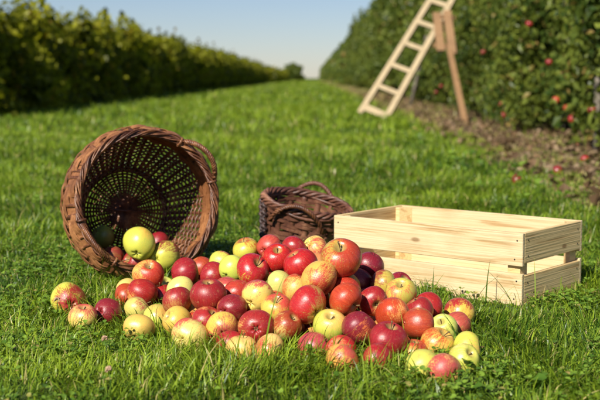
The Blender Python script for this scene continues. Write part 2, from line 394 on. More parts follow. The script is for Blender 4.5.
BB_H = 0.34
def bb_r(z):                        # silhouette: broad foot, full belly, drawn-in rim
    t = max(0.0, min(1.0, z / BB_H))
    xs = [0, .2, .45, .68, .85, 1.0]; rs = [.132, .172, .208, .230, .227, .200]
    return float(np.interp(t, xs, rs))
def big_basket():
    root = empty('wicker_basket')
    NS = 52
    g = Geo()                        # upright stakes
    for k in range(NS):
        th = 2 * math.pi * (k + random.uniform(-.1, .1)) / NS
        pts = []; outs = []
        for i in range(15):
            z = BB_H * i / 14; tw = th + 0.02 * math.sin(z * 20 + k)
            pts.append(Vector((bb_r(z) * math.cos(tw), bb_r(z) * math.sin(tw), z))); outs.append(Vector((math.cos(th), math.sin(th), 0)))
        w = random.uniform(.0042, .0060)
        g.sweep(pts, outs, [(.0016, -w), (.0016, w), (-.0016, w), (-.0016, -w)])
    g.build('stakes', M_WILLOW, root)
    g = Geo(); n = NS * 8            # open weave of the lower wall
    z = 0.010
    row = 0
    while z < 0.172:
        ph = row * math.pi; rs = random.uniform(.0027, .0038)
        pts = [];
        for i in range(n):
            th = 2 * math.pi * i / n
            r = bb_r(z) + .0042 * math.cos(NS * th / 2 + ph)
            pts.append(Vector((r * math.cos(th), r * math.sin(th), z + .0015 * math.sin(5 * th + row * 1.7) + .0009 * math.sin(19 * th + row))))
        outs = [Vector((p.x, p.y, 0)) for p in pts]
        g.sweep(pts, outs, [(rs * .7, -rs), (rs, 0), (rs * .7, rs), (-rs * .7, rs), (-rs, 0), (-rs * .7, -rs)], True)
        z += 0.0090
        row += 1
    g.build('open_weave', M_WILLOW, root)
    g = Geo(); n = NS * 10           # broad splints under the rim
    z = .172; row = 0; rr = random.Random(4)
    while z < .322:
        hh = min(rr.uniform(.0075, .0105), (.334 - z) / 2); zc = z + hh
        pts = []; outs = []; j1 = rr.uniform(0, 6); am = rr.uniform(.0046, .0062)
        for i in range(n):
            th = 2 * math.pi * i / n
            w = math.cos(NS * th / 4 + row * math.pi * .5 + .15 * math.sin(3 * th + j1)); w = math.copysign(abs(w) ** .8, w)
            r = bb_r(zc) + am * w + .0012 * math.sin(13 * th + j1)
            pts.append(Vector((r * math.cos(th), r * math.sin(th), zc + .0018 * math.sin(4 * th + j1)))); outs.append(Vector((math.cos(th), math.sin(th), 0)))
        lean = -(bb_r(zc + .01) - bb_r(zc - .01)) / .02 * hh
        for q in (0, 1):             # each row is two thin strips laid side by side
            a0, a1 = (-hh, -.0006) if q == 0 else (.0006, hh)
            c0, c1 = a0 / hh * lean, a1 / hh * lean
            o_ = .0007 * q
            g.ribbon(pts, outs, [(.0011 + c1 + o_, a1), (-.0011 + c1 + o_, a1), (-.0011 + c0 + o_, a0), (.0011 + c0 + o_, a0)], True)
        bo = [Vector((math.cos(2 * math.pi * i / 176), math.sin(2 * math.pi * i / 176), 0)) for i in range(176)]
        pts = [Vector(((bb_r(zc) - .0012 + .0015 * math.sin(9 * t + row)) * math.cos(t), (bb_r(zc) - .0012 + .0015 * math.sin(9 * t + row)) * math.sin(t), zc)) for t in [2 * math.pi * i / 176 for i in range(176)]]
        g.ribbon(pts, bo, [(.0006 + lean, hh), (-.0006 + lean, hh), (-.0006 - lean, -hh), (.0006 - lean, -hh)], True)
        z += 2 * hh - .0015; row += 1
    g.build('splint_band', M_SPLINT, root, True)
    g = Geo()                        # rolled border
    rope_ring(g, .201, BB_H + .001, 9, 7, .0070, .0028, jit=.3)
    rope_ring(g, .2015, BB_H + .004, 6, 4, .0088, .0026, jit=.35)
    for k in range(3):
        pts = [Vector(((.199 + .004 * (k - 1)) * math.cos(t), (.199 + .004 * (k - 1)) * math.sin(t), BB_H - .010 + .002 * math.sin(6 * t + k * 2))) for t in [2 * math.pi * i / 160 for i in range(160)]]
        g.tube(pts, .0033, 6, True)
    g.build('braided_rim', M_WILLOW, root)
    for th0, lean, hgt in ((rad(36), .016, .062), (rad(215), .000, .040)):
        g = Geo(); path = []
        for i in range(41):
            s = i / 40; a = th0 + rad(22) * (2 * s - 1); e = math.sin(math.pi * s) ** .6
            R = .204 + lean * e
            path.append(Vector((R * math.cos(a), R * math.sin(a), BB_H - .015 + hgt * e)))
        rope_arc(g, path, 4, .0046, .0042, 7)
        # bindings where the handle dives into the border
        for s in (-1, 1):
            a = th0 + rad(22) * s
            c = [Vector(((.202 + .014 * math.cos(q)) * math.cos(a + .012 * math.sin(q * .16)), (.202 + .014 * math.cos(q)) * math.sin(a + .012 * math.sin(q * .16)), BB_H + .003 + .014 * math.sin(q))) for q in [2 * math.pi * i / 16 for i in range(49)]]
            g.tube(c, .0028, 5)
        g.build('handle', M_WILLOW, root)
    g = Geo()                        # open woven foot
    for k in range(22):
        a = math.pi * (k + random.uniform(-.18, .18)) / 22
        u = Vector((math.cos(a), math.sin(a), 0)); z0 = .004
        g.sweep([u * -.132 + Vector((0, 0, z0)), Vector((0, 0, z0 + .006 + k * .0004)), u * .132 + Vector((0, 0, z0))], [Vector((0, 0, 1))] * 3, [(.0015, -.0034), (.0015, .0034), (-.0015, .0034), (-.0015, -.0034)])
    r = .012; row = 0
    while r < .129:
        m = 44 * 8; rs = random.uniform(.0027, .0036)
        pts = [Vector(((r + .0012 * math.sin(4 * t + row)) * math.cos(t), (r + .0012 * math.sin(4 * t + row)) * math.sin(t), .008 - .022 * r + .0034 * math.cos(22 * t + row * math.pi))) for t in [2 * math.pi * i / m for i in range(m)]]
        g.tube(pts, rs, 5, True); r += .0062 if r < .05 else .0088; row += 1
    rope_ring(g, .133, .004, 12, 4, .006, .0038, n=200)
    g.build('woven_bottom', M_WILLOW, root)
    return root
bb = big_basket()
BB_YAW, BB_UP = 21, 11
BB_S = 0.915
nz = Vector((math.sin(rad(BB_YAW)) * math.cos(rad(BB_UP)), -math.cos(rad(BB_YAW)) * math.cos(rad(BB_UP)), math.sin(rad(BB_UP))))
nx = Vector((math.cos(rad(BB_YAW)), math.sin(rad(BB_YAW)), 0))
ny = nz.cross(nx)
mouth = at_depth(148, 205, 2.96)
BB_M = Matrix((nx, ny, nz)).transposed().to_4x4() @ Matrix.Scale(BB_S, 4)
base = mouth - nz * BB_H * BB_S
base.z = 0.0
lowest = min((BB_M @ Vector((bb_r(z) * 1.0 * math.cos(t), bb_r(z) * math.sin(t), z))).z for z in np.linspace(0, BB_H, 30) for t in np.linspace(0, 2 * math.pi, 60))
base.z = -lowest - .002
bb.matrix_world = Matrix.Translation(base) @ BB_M
tag(bb, 'large round wicker basket tipped on its side with apples spilling out of its mouth', 'basket')
BB_MW = Matrix.Translation(base) @ BB_M

# ------------------------------------------------------------------ the small dark basket
SB_H = 0.15
def sb_rad(z):
    t = z / SB_H
    return .104 + .026 * t, .082 + .020 * t
def sb_top(th): return SB_H + .012 * math.cos(2 * th) + .006 * math.sin(th * 3)
def small_basket():
    root = empty('splint_basket')
    NS = 18; n = NS * 10
    g = Geo()
    for k in range(NS):
        th = 2 * math.pi * (k + random.uniform(-.12, .12)) / NS
        pts = []; outs = []
        for i in range(8):
            z = (SB_H - .004) * i / 7; rx, ry = sb_rad(z)
            pts.append(Vector((rx * math.cos(th), ry * math.sin(th), z))); outs.append(Vector((math.cos(th) / rx, math.sin(th) / ry, 0)))
        w = random.uniform(.006, .009)
        g.sweep(pts, outs, [(.0014, -w), (.0014, w), (-.0014, w), (-.0014, -w)])
    g.build('uprights', M_DARKSPLINT, root)
    g = Geo()
    z = .012; row = 0
    while z < SB_H - .01:
        hh = random.uniform(.009, .0135); pts = []; outs = []
        dr = random.uniform(-.001, .001)
        for i in range(n):
            th = 2 * math.pi * i / n; rx, ry = sb_rad(z)
            w = .0042 * math.cos(NS * th / 2 + row * math.pi) + dr
            pts.append(Vector(((rx + w) * math.cos(th), (ry + w) * math.sin(th), z + .0025 * math.sin(3 * th + row * 2.1) + .001 * math.sin(11 * th + row)))); outs.append(Vector((math.cos(th), math.sin(th), 0)))
        for a0, a1 in ((-hh, -.001), (.001, hh)):
            g.ribbon(pts, outs, [(.0012, a1), (-.0012, a1), (-.0012, a0), (.0012, a0)], True)
        z += hh * 2 + .0012; row += 1
    g.build('woven_wall', M_DARKSPLINT, root)
    g = Geo()
    rope_ring(g, .131, lambda t: SB_H, 8, 4, .007, .0052, ry=.103, jit=.25, n=220)
    for k in range(3):
        pts = [Vector(((.131 + .005 * (k - 1)) * math.cos(t), (.103 + .005 * (k - 1)) * math.sin(t), SB_H - .010 + .004 * math.sin(4 * t + k * 2))) for t in [2 * math.pi * i / 120 for i in range(120)]]
        g.tube(pts, .005, 6, True)
    g.build('braided_rim', M_DARKSPLINT, root)
    g = Geo()                        # dark coiled binding on the narrow left end
    for j in range(5):
        a = math.pi + rad(-34 + 17 * j)
        pts = []
        for i in range(60):
            z = .01 + (SB_H - .02) * i / 59; rx, ry = sb_rad(z); q = i * .62 + j
            rr = .009 + .006 * math.sin(q)
            pts.append(Vector(((rx + rr) * math.cos(a + .05 * math.cos(q)), (ry + rr) * math.sin(a + .05 * math.cos(q)), z)))
        g.tube(pts, .0045, 6)
    g.build('coiled_end', M_DARKRIM, root)
    for s in (-1, 1):                # an arched handle on each long side
        g = Geo(); path = []
        for i in range(37):
            q = i / 36; x = (-.078 if s > 0 else -.085) + .160 * q; e = math.sin(math.pi * q) ** .6
            yb = s * (.103 * math.sqrt(max(0, 1 - (x / .131) ** 2)) + .010)
            path.append(Vector((x, yb + s * .012 * e, SB_H - .05 + (.078 if s > 0 else .074) * e)))
        rope_arc(g, path, 3, .0038, .0040, 8)
        g.build('handle', M_DARKSPLINT if s > 0 else M_WILLOW, root)
    g = Geo()
    for k in range(9):
        x = -.088 + .022 * k; hy = .08 * math.sqrt(max(.05, 1 - (x / .104) ** 2))
        g.box((x, 0, .004), (.019, 2 * hy, .003), .0005)
    g.build('woven_bottom', M_DARKSPLINT, root)
    return root
sb = small_basket()
sb_c = at_height(304, 207, .2)
sb_y = 3.43
SB_MW = Matrix.Translation(Vector((at_depth(303, 230, sb_y).x - .014, sb_y, 0.002))) @ Matrix.Rotation(rad(10), 4, 'Y') @ Matrix.Rotation(rad(12), 4, 'X') @ Matrix.Rotation(rad(-10), 4, 'Z') @ Matrix.Scale(1.02, 4)
lowz = min((SB_MW @ Vector((.104 * math.cos(t), .082 * math.sin(t), 0))).z for t in np.linspace(0, 6.28, 40))
SB_MW = Matrix.Translation(Vector((0, 0, -lowz - .004))) @ SB_MW
sb.matrix_world = SB_MW
tag(sb, 'small oval basket of dark reddish brown splints with two arched handles, behind the apple heap', 'basket')

# ------------------------------------------------------------------ the slatted fruit crate
P1 = at_height(523, 232, .182); P2 = at_height(335, 215, .182); P3 = at_height(578, 218, .182)
CR_L, CR_W, CR_H = .574, .325, .182
ux = (P1 - P2); CR_ANG = math.atan2(ux.y, ux.x)
CR_MW = Matrix.Translation(Vector((P1.x, P1.y, -.004))) @ Matrix.Rotation(CR_ANG - rad(2.2), 4, 'Z') @ Matrix.Translation(Vector((-CR_L / 2, CR_W / 2, 0)))
def crate():
    root = empty('fruit_crate'); root.matrix_world = CR_MW
    T_ = .011
    def board(name, c, d, mat, rot=0, tilt=0, warp=0.0):
        nx_ = 24; o = Geo(); o.box((0, 0, 0), d, .0012); ob = o.build(name, mat, root, False)
        ob.location = c; ob.rotation_euler = (tilt, 0, rot)
        return ob
    def nails(par, pts):
        for x, z in pts:
            g = Geo(); g.tube([Vector((x, -T_ / 2 - .0009, z)), Vector((x, -T_ / 2 + .004, z))], .0021, 8)
            g.build('nail', M_NAIL, par, False)
    lo_z, up_z = .0430, CR_H - .0405
    for sy in (-1, 1):
        y = sy * (CR_W / 2 - T_ / 2); ro = 0 if sy < 0 else math.pi
        for z, h in ((up_z, .081), (lo_z, .078)):
            b_ = board('long_board', (0, y, z), (CR_L, T_, h), M_PINE, ro)
            nails(b_, [(sx * (CR_L / 2 - dx), dz) for sx in (-1, 1) for dx, dz in ((.015, h * .27), (.021, -h * .30))])
    for sx in (-1, 1):
        x = sx * (CR_L / 2 - T_ / 2)
        for z, h in ((up_z + .003, .075), (lo_z - .002, .072)):
            b_ = board('end_board', (x, 0, z), (CR_W - 2 * T_ - .001, T_, h), M_PINE_LIFTED, rad(90) * sx)
            nails(b_, [(s * (CR_W / 2 - .028), dz) for s in (-1, 1) for dz in (h * .25, -h * .27)])
    for sx in (-1, 1):
        for sy in (-1, 1):
            g = Geo(); e = .034
            a = Vector((0, 0, 0)); vs = [Vector((0, 0, 0)), Vector((-sx * e, 0, 0)), Vector((-sx * e * .35, -sy * e * .95, 0)), Vector((0, -sy * e, 0))]
            hgt = CR_H - .004
            g.v = [v for v in vs] + [v + Vector((0, 0, hgt)) for v in vs]
            g.f = [(0, 1, 2, 3), (7, 6, 5, 4)] + [(i, (i + 1) % 4, 4 + (i + 1) % 4, 4 + i) for i in range(4)]
            ob = g.build('corner_post', M_PINE_LIFTED, root, False)
            ob.location = (sx * (CR_L / 2 - T_ - .0006), sy * (CR_W / 2 - T_ - .0006), .001)
    for k in range(4):
        board('bottom_slat', (0, -.122 + .081 * k, .0105), (CR_L - 2 * T_ - .004, .068, .007), M_PINE)
    tag(root, 'empty slatted crate of pale raw pine standing in the grass right of the apples', 'crate')
    return root
crate()
APPLES = [
    (-0.5435, 2.5887, 0.0280, 0.0400, 'yg', 'red', 0.36, 'c', 'yellow-green apple with a red shoulder, farthest left in the grass'),
    (-0.4785, 2.4226, 0.0253, 0.0295, 'cream', 'rose', 0.40, 'u', 'cream apple with a red cap, in the grass between two redder ones at far left'),
    (-0.4335, 2.4756, 0.0249, 0.0295, 'rose', 'crim', 0.75, 'r', 'matt rosy red apple, third from the left in the open grass'),
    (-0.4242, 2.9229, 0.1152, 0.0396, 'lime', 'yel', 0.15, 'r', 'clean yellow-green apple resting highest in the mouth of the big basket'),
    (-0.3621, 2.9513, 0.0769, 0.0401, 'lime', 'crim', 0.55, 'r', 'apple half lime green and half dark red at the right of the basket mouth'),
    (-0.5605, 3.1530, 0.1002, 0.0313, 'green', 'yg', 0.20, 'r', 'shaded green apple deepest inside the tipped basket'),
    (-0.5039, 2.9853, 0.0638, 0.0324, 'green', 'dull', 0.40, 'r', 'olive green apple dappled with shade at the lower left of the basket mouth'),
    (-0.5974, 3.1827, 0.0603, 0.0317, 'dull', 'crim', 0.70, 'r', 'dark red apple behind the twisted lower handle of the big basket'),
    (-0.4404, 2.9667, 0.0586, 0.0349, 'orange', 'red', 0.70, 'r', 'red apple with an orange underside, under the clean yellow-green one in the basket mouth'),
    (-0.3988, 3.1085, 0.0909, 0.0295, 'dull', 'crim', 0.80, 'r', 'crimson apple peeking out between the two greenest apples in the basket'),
    (-0.3674, 2.6753, 0.0750, 0.0352, 'orange', 'ored', 0.65, 's', 'orange-red apple with its stem hollow up, spilling just out of the basket'),
    (-0.3732, 2.6016, 0.0450, 0.0354, 'orange', 'red', 0.85, 'r', 'bright red apple with orange streaks, below the one with a stem hollow at the basket'),
    (-0.4288, 2.7381, 0.0223, 0.0295, 'cream', 'yel', 0.20, 'r', 'cream yellow apple half hidden at the left edge of the spill below the basket'),
    (-0.3719, 2.5084, 0.0243, 0.0295, 'pgreen', 'rose', 0.45, 'r', 'pale green apple flushed with pink streaks at the left end of the heap'),
    (-0.3394, 2.3136, 0.0260, 0.0295, 'yel', 'orange', 0.35, 'r', 'yellow apple lowest at the left end of the heap, alone in the grass'),
    (-0.3158, 2.4428, 0.0185, 0.0295, 'lime', 'yel', 0.30, 'r', 'small bright yellow apple sunk in grass beside the tan yellow one'),
    (-0.3454, 2.7782, 0.0226, 0.0295, 'pgreen', 'yg', 0.20, 'r', 'pale green apple in the gap right of the orange streaked one'),
    (-0.2765, 2.6533, 0.0850, 0.0337, 'rose', 'red', 0.70, 'r', 'rosy red apple on top of the heap, nearest to the basket rim'),
    (-0.2483, 2.7610, 0.0764, 0.0295, 'cream', 'ored', 0.70, 'r', 'small peach-coloured apple at the back behind the rosy red one near the basket'),
    (-0.2796, 2.5668, 0.0588, 0.0295, 'cream', 'yel', 0.25, 'r', 'pale yellow apple wedged above the dark matt red one at the left of the heap'),
    (-0.2713, 2.4273, 0.0611, 0.0320, 'dull', 'crim', 0.85, 'r', 'dark matt red apple directly left of the glossy deep red one in the heap'),
    (-0.1952, 2.3619, 0.0850, 0.0365, 'red', 'crim', 0.90, 'u', 'large glossy deep red apple, the shiniest in the left half of the heap'),
    (-0.2039, 2.6125, 0.0837, 0.0308, 'red', 'red', 0.80, 'r', 'plain red apple directly behind the large glossy deep red one'),
    (-0.2651, 2.3767, 0.0270, 0.0303, 'yel', 'orange', 0.40, 'r', 'tan yellow apple at the foot of the heap under the dark matt red one'),
    (-0.2247, 2.2401, 0.0260, 0.0347, 'cream', 'rose', 0.50, 'cl', 'pink and cream striped apple showing its calyx, lowest at the left front of the heap'),
    (-0.1584, 2.2565, 0.0366, 0.0329, 'yel', 'rose', 0.55, 'c', 'yellow apple with rose stripes, low front, right of the pink and cream striped one'),
    (-0.1945, 2.3098, 0.0416, 0.0295, 'rose', 'red', 0.75, 'r', 'rose red apple tucked under the large glossy deep red one'),
    (-0.1426, 2.3054, 0.0699, 0.0293, 'red', 'crim', 0.75, 'r', 'medium red apple right below the glossy deep red one in the heap'),
    (-0.1642, 2.4739, 0.0753, 0.0297, 'orange', 'rose', 0.60, 'r', 'small orange-pink apple in the gap behind the glossy deep red one'),
    (-0.1361, 2.4232, 0.0781, 0.0293, 'cream', 'ored', 0.65, 'r', 'small salmon pink apple left of the big yellow one striped with pink'),
    (-0.0894, 2.3302, 0.0902, 0.0339, 'cream', 'rose', 0.55, 'r', 'big yellow apple striped with pink in the middle of the left half of the heap'),
    (-0.1070, 2.4988, 0.1164, 0.0374, 'yg', 'red', 0.72, 'r', 'big bright red apple with a green-yellow underside, high in the left half of the heap'),
    (-0.1587, 2.5797, 0.1063, 0.0304, 'lime', 'yel', 0.25, 'r', 'yellow-green apple immediately left of the big bright red one at the top of the heap'),
    (-0.1333, 2.7159, 0.1300, 0.0319, 'lime', 'ored', 0.33, 'u', 'yellow-green apple with an orange cap at the very top of the left crest'),
    (-0.1943, 2.7166, 0.0961, 0.0295, 'lime', 'red', 0.40, 'r', 'small green-yellow apple with red cheek at the back left of the heap crest'),
    (-0.0522, 2.5330, 0.1386, 0.0321, 'orange', 'red', 0.85, 's', 'bright red apple with a visible stem near the top, below the small wicker basket'),
    (-0.0756, 2.6991, 0.1398, 0.0295, 'dull', 'rose', 0.75, 'r', 'dull red apple behind the bright red one with a stem at the crest'),
    (-0.0450, 2.4215, 0.0984, 0.0295, 'pgreen', 'cream', 0.25, 'r', 'creamy green apple wedged left of the centre, under the bright red one with a stem'),
    (-0.0488, 2.2841, 0.0750, 0.0301, 'yel', 'rose', 0.50, 's', 'yellow apple with rose streaks and a long stem in the middle of the heap'),
    (-0.0889, 2.2167, 0.0500, 0.0343, 'orange', 'red', 0.65, 'c', 'large orange-red apple at the front, beneath the big yellow one striped with pink'),
    (-0.1144, 2.1519, 0.0213, 0.0296, 'cream', 'yel', 0.30, 'r', 'cream yellow apple sunk in the grass under the large orange-red one'),
    (-0.0599, 2.1319, 0.0241, 0.0294, 'cream', 'rose', 0.30, 'r', 'cream apple with a faint pink cheek sunk in grass at the front centre'),
    (-0.1199, 2.3491, 0.0389, 0.0297, 'cream', 'rose', 0.60, 'r', 'small pale red apple squeezed above the large orange-red one at the front'),
    (0.0887, 2.3789, 0.1634, 0.0415, 'olive', 'ored', 0.72, 's', 'largest apple, orange-red and russeted, at the top right of the heap before the crate'),
    (0.0022, 2.4648, 0.1350, 0.0364, 'rose', 'red', 0.80, 'r', 'rose red apple on the crest left of the largest russeted one'),
    (0.0398, 2.3332, 0.1268, 0.0360, 'yel', 'ored', 0.34, 'r', 'yellow-orange russet apple leaning below and left of the largest one'),
    (0.0368, 2.6756, 0.1378, 0.0296, 'cream', 'rose', 0.30, 'r', 'cream apple with a faint blush on the crest before the small wicker basket'),
    (-0.0148, 2.6496, 0.1439, 0.0294, 'dull', 'red', 0.85, 'r', 'crimson apple on the far crest, left of the cream one with faint blush'),
    (0.1592, 2.5076, 0.1281, 0.0297, 'dull', 'crim', 0.80, 'r', 'dark red apple on the right shoulder of the heap beside the crate'),
    (0.1305, 2.4678, 0.0966, 0.0296, 'crim', 'crim', 0.80, 'r', 'dark crimson apple in the shade under the largest russeted one'),
    (0.0922, 2.2540, 0.1000, 0.0322, 'olive', 'ored', 0.78, 'r', 'orange-red apple with olive tinge in the centre right of the heap'),
    (0.0166, 2.2574, 0.0876, 0.0369, 'olive', 'red', 0.60, 'r', 'large red apple mottled with olive green right of the heap centre'),
    (-0.0086, 2.3744, 0.0980, 0.0295, 'orange', 'ored', 0.70, 'r', 'orange-red apple partly hidden above the large one mottled with olive green'),
    (0.1531, 2.3078, 0.0849, 0.0295, 'rose', 'red', 0.70, 'sd', 'pink-red apple showing its stem hollow to the lower right, before the crate'),
    (0.0610, 2.2195, 0.0511, 0.0330, 'yg', 'yel', 0.30, 's', 'yellow-green apple with its stem up in the front of the right half'),
    (0.1175, 2.1856, 0.0550, 0.0329, 'red', 'crim', 0.92, 'r', 'deep crimson apple in the front right, right of the yellow-green one with its stem up'),
    (0.1890, 2.2446, 0.0711, 0.0327, 'orange', 'ored', 0.85, 'r', 'brick red apple above the very dark red one in the right of the heap'),
    (0.1706, 2.1251, 0.0450, 0.0359, 'red', 'crim', 0.85, 'u', 'very dark red large apple at the right front of the heap'),
    (0.2179, 2.3950, 0.0827, 0.0322, 'yg', 'rose', 0.25, 's', 'lemon green apple with a pink tinge at the right shoulder, close to the crate'),
    (-0.0269, 2.2268, 0.0497, 0.0294, 'cream', 'ored', 0.65, 'r', 'peach pink apple at the front centre behind the grass blades'),
    (0.0276, 2.1623, 0.0222, 0.0295, 'cream', 'rose', 0.60, 'r', 'dusty pink apple at the foot of the heap under the large olive-mottled one'),
    (0.0797, 2.1296, 0.0226, 0.0295, 'rose', 'red', 0.80, 'r', 'red apple low at the foot of the heap between yellow-green and deep crimson ones'),
    (0.0785, 2.0445, 0.0248, 0.0295, 'yel', 'rose', 0.35, 'r', 'yellow apple with a pink cheek, sunk lowest at the front right of centre'),
    (0.1458, 2.0446, 0.0260, 0.0299, 'rose', 'red', 0.65, 'r', 'pinkish red apple sunk in grass in front of the very dark red large one'),
    (0.1009, 2.4178, 0.0946, 0.0295, 'yel', 'yg', 0.20, 'r', 'small yellow apple glimpsed in the gap below the largest russeted one'),
    (0.1826, 2.4422, 0.0967, 0.0295, 'olive', 'dull', 0.50, 'r', 'olive and brown apple behind the pink-red one, close to the crate boards'),
    (0.2247, 2.5018, 0.0796, 0.0295, 'dull', 'crim', 0.90, 'r', 'dark red apple peeking above the lemon green one by the crate'),
    (0.2783, 2.3909, 0.0550, 0.0304, 'dull', 'red', 0.85, 'r', 'dark red apple at the right end, behind the orange-red pair'),
    (0.2517, 2.3250, 0.0576, 0.0295, 'orange', 'red', 0.85, 'r', 'plain red apple between the brick red one and the right end of the heap'),
    (0.2372, 2.2063, 0.0590, 0.0311, 'orange', 'ored', 0.80, 'r', 'glowing orange-red apple at the right end, leaning over the yellow-orange one'),
    (0.2711, 2.1622, 0.0284, 0.0335, 'yel', 'ored', 0.27, 'r', 'big yellow-orange apple at the right front end of the heap'),
    (0.3003, 2.3041, 0.0251, 0.0295, 'pgreen', 'lime', 0.30, 'r', 'pale green apple behind the big yellow-orange one at the right end'),
    (0.3385, 2.3519, 0.0238, 0.0295, 'dull', 'rose', 0.75, 'r', 'dull rose red apple resting behind the yellow-green pair in the grass'),
    (0.3572, 2.4596, 0.0260, 0.0313, 'yel', 'red', 0.50, 'r', 'red and yellow striped apple half buried in grass before the crate corner'),
    (0.3266, 2.1350, 0.0253, 0.0294, 'lime', 'yel', 0.20, 'r', 'yellow-green apple farthest right in the grass'),
    (0.3067, 2.0518, 0.0234, 0.0295, 'lime', 'cream', 0.30, 'r', 'pale lime apple in front of the farthest right one'),
    (0.2606, 1.9774, 0.0232, 0.0295, 'cream', 'rose', 0.40, 'r', 'peach and pink apple sunk lowest at the right front'),
    (0.2258, 2.0238, 0.0204, 0.0295, 'lime', 'yel', 0.20, 'r', 'small yellow-green apple sunk in grass left of the lowest peach and pink one'),
]
HEAP_FILL = [   # apples further inside the heap, seen only in the gaps
    (-0.4171, 2.6643, 0.0240, 0.0310, 'yel', 'ored', 0.65, 'r', 'yellow apple with orange cheek under the cream one at the left edge of the spill'),
    (-0.3332, 2.6532, 0.0240, 0.0310, 'olive', 'red', 0.84, 'r', 'olive and red apple deep in the gap right of the orange streaked one'),
    (-0.2758, 2.6830, 0.0240, 0.0310, 'olive', 'red', 0.69, 'r', None),
    (-0.2678, 2.8122, 0.0240, 0.0310, 'rose', 'red', 0.60, 'r', None),
    (-0.2358, 2.4658, 0.0240, 0.0310, 'yg', 'red', 0.52, 'r', None),
    (-0.2347, 2.7349, 0.0240, 0.0310, 'yel', 'ored', 0.80, 'r', None),
    (-0.2122, 2.4014, 0.0240, 0.0310, 'orange', 'ored', 0.81, 'r', 'orange apple behind the rose red one tucked under the glossy deep red one'),
    (-0.1033, 2.2920, 0.0240, 0.0310, 'dull', 'crim', 0.64, 'r', None),
    (-0.0634, 2.3378, 0.0240, 0.0310, 'olive', 'red', 0.77, 'r', None),
    (-0.0203, 2.2814, 0.0240, 0.0310, 'dull', 'crim', 0.84, 'r', 'dark red apple at the front under the peach pink one'),
    (0.0249, 2.3219, 0.0240, 0.0310, 'olive', 'red', 0.84, 'r', 'olive red apple between the dusty pink and the large olive-mottled one'),
    (0.0437, 2.4003, 0.0240, 0.0310, 'cream', 'rose', 0.82, 'r', None),
    (0.0741, 2.4653, 0.0240, 0.0310, 'yg', 'red', 0.69, 'r', None),
    (0.0817, 2.3509, 0.0240, 0.0310, 'orange', 'ored', 0.73, 'r', None),
    (0.1039, 2.4117, 0.0240, 0.0310, 'cream', 'rose', 0.72, 'r', None),
    (0.1342, 2.2485, 0.0240, 0.0310, 'olive', 'red', 0.50, 'r', 'olive red apple wedged right of the deep crimson one in front'),
    (0.1466, 2.3614, 0.0240, 0.0310, 'dull', 'crim', 0.65, 'r', None),
    (0.1801, 2.2929, 0.0240, 0.0310, 'dull', 'crim', 0.65, 'r', None),
    (0.2327, 2.2635, 0.0240, 0.0310, 'cream', 'rose', 0.59, 'r', None),
    (0.0351, 2.4462, 0.0658, 0.0310, 'olive', 'red', 0.54, 'r', 'olive red apple behind the large one mottled with olive green'),
    (0.0957, 2.3576, 0.0961, 0.0310, 'orange', 'ored', 0.71, 'r', 'orange apple in the gap right of the heap centre, above the olive-tinged orange-red one'),
    (-0.0610, 2.6464, 0.0972, 0.0310, 'dull', 'crim', 0.83, 'r', None),
    (0.0465, 2.6261, 0.1037, 0.0310, 'dull', 'crim', 0.56, 'r', None),
    (-0.0916, 2.7359, 0.0946, 0.0274, 'orange', 'ored', 0.59, 'r', None),
    (-0.1930, 2.7719, 0.0781, 0.0297, 'olive', 'red', 0.54, 'r', None),
    (-0.0161, 2.4629, 0.0751, 0.0271, 'orange', 'ored', 0.84, 'r', None),
    (-0.1385, 2.2035, 0.0177, 0.0273, 'rose', 'red', 0.60, 'r', 'rose red apple low in front, left of the sunken cream yellow one'),
    (0.0370, 2.4977, 0.0933, 0.0281, 'olive', 'red', 0.75, 'r', None),
    (-0.0532, 2.3768, 0.0637, 0.0277, 'orange', 'ored', 0.82, 'r', None),
    (0.1295, 2.3077, 0.0351, 0.0266, 'rose', 'red', 0.66, 'r', None),
    (0.0322, 2.2548, 0.0152, 0.0260, 'rose', 'red', 0.56, 'r', None),
    (0.2228, 2.1369, 0.0153, 0.0264, 'yel', 'ored', 0.60, 'r', 'yellow and orange apple low at the right front, left of the big yellow-orange one'),
    (0.1460, 2.4217, 0.0642, 0.0261, 'cream', 'rose', 0.84, 'r', None),
    (0.2895, 2.4332, 0.0168, 0.0287, 'cream', 'rose', 0.62, 'r', None),
]
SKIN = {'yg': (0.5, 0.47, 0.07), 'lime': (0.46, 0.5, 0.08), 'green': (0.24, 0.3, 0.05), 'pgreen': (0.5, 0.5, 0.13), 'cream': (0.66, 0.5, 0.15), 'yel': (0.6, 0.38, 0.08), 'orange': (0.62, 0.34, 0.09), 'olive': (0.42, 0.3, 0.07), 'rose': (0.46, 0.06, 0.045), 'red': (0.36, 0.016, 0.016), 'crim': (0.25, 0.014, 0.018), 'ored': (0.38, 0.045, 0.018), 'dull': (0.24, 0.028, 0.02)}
SKIN_GROUND = dict(SKIN, rose=(.60,.26,.09), red=(.55,.17,.05), crim=(.30,.045,.03), dull=(.42,.19,.06), orange=(.64,.36,.09))
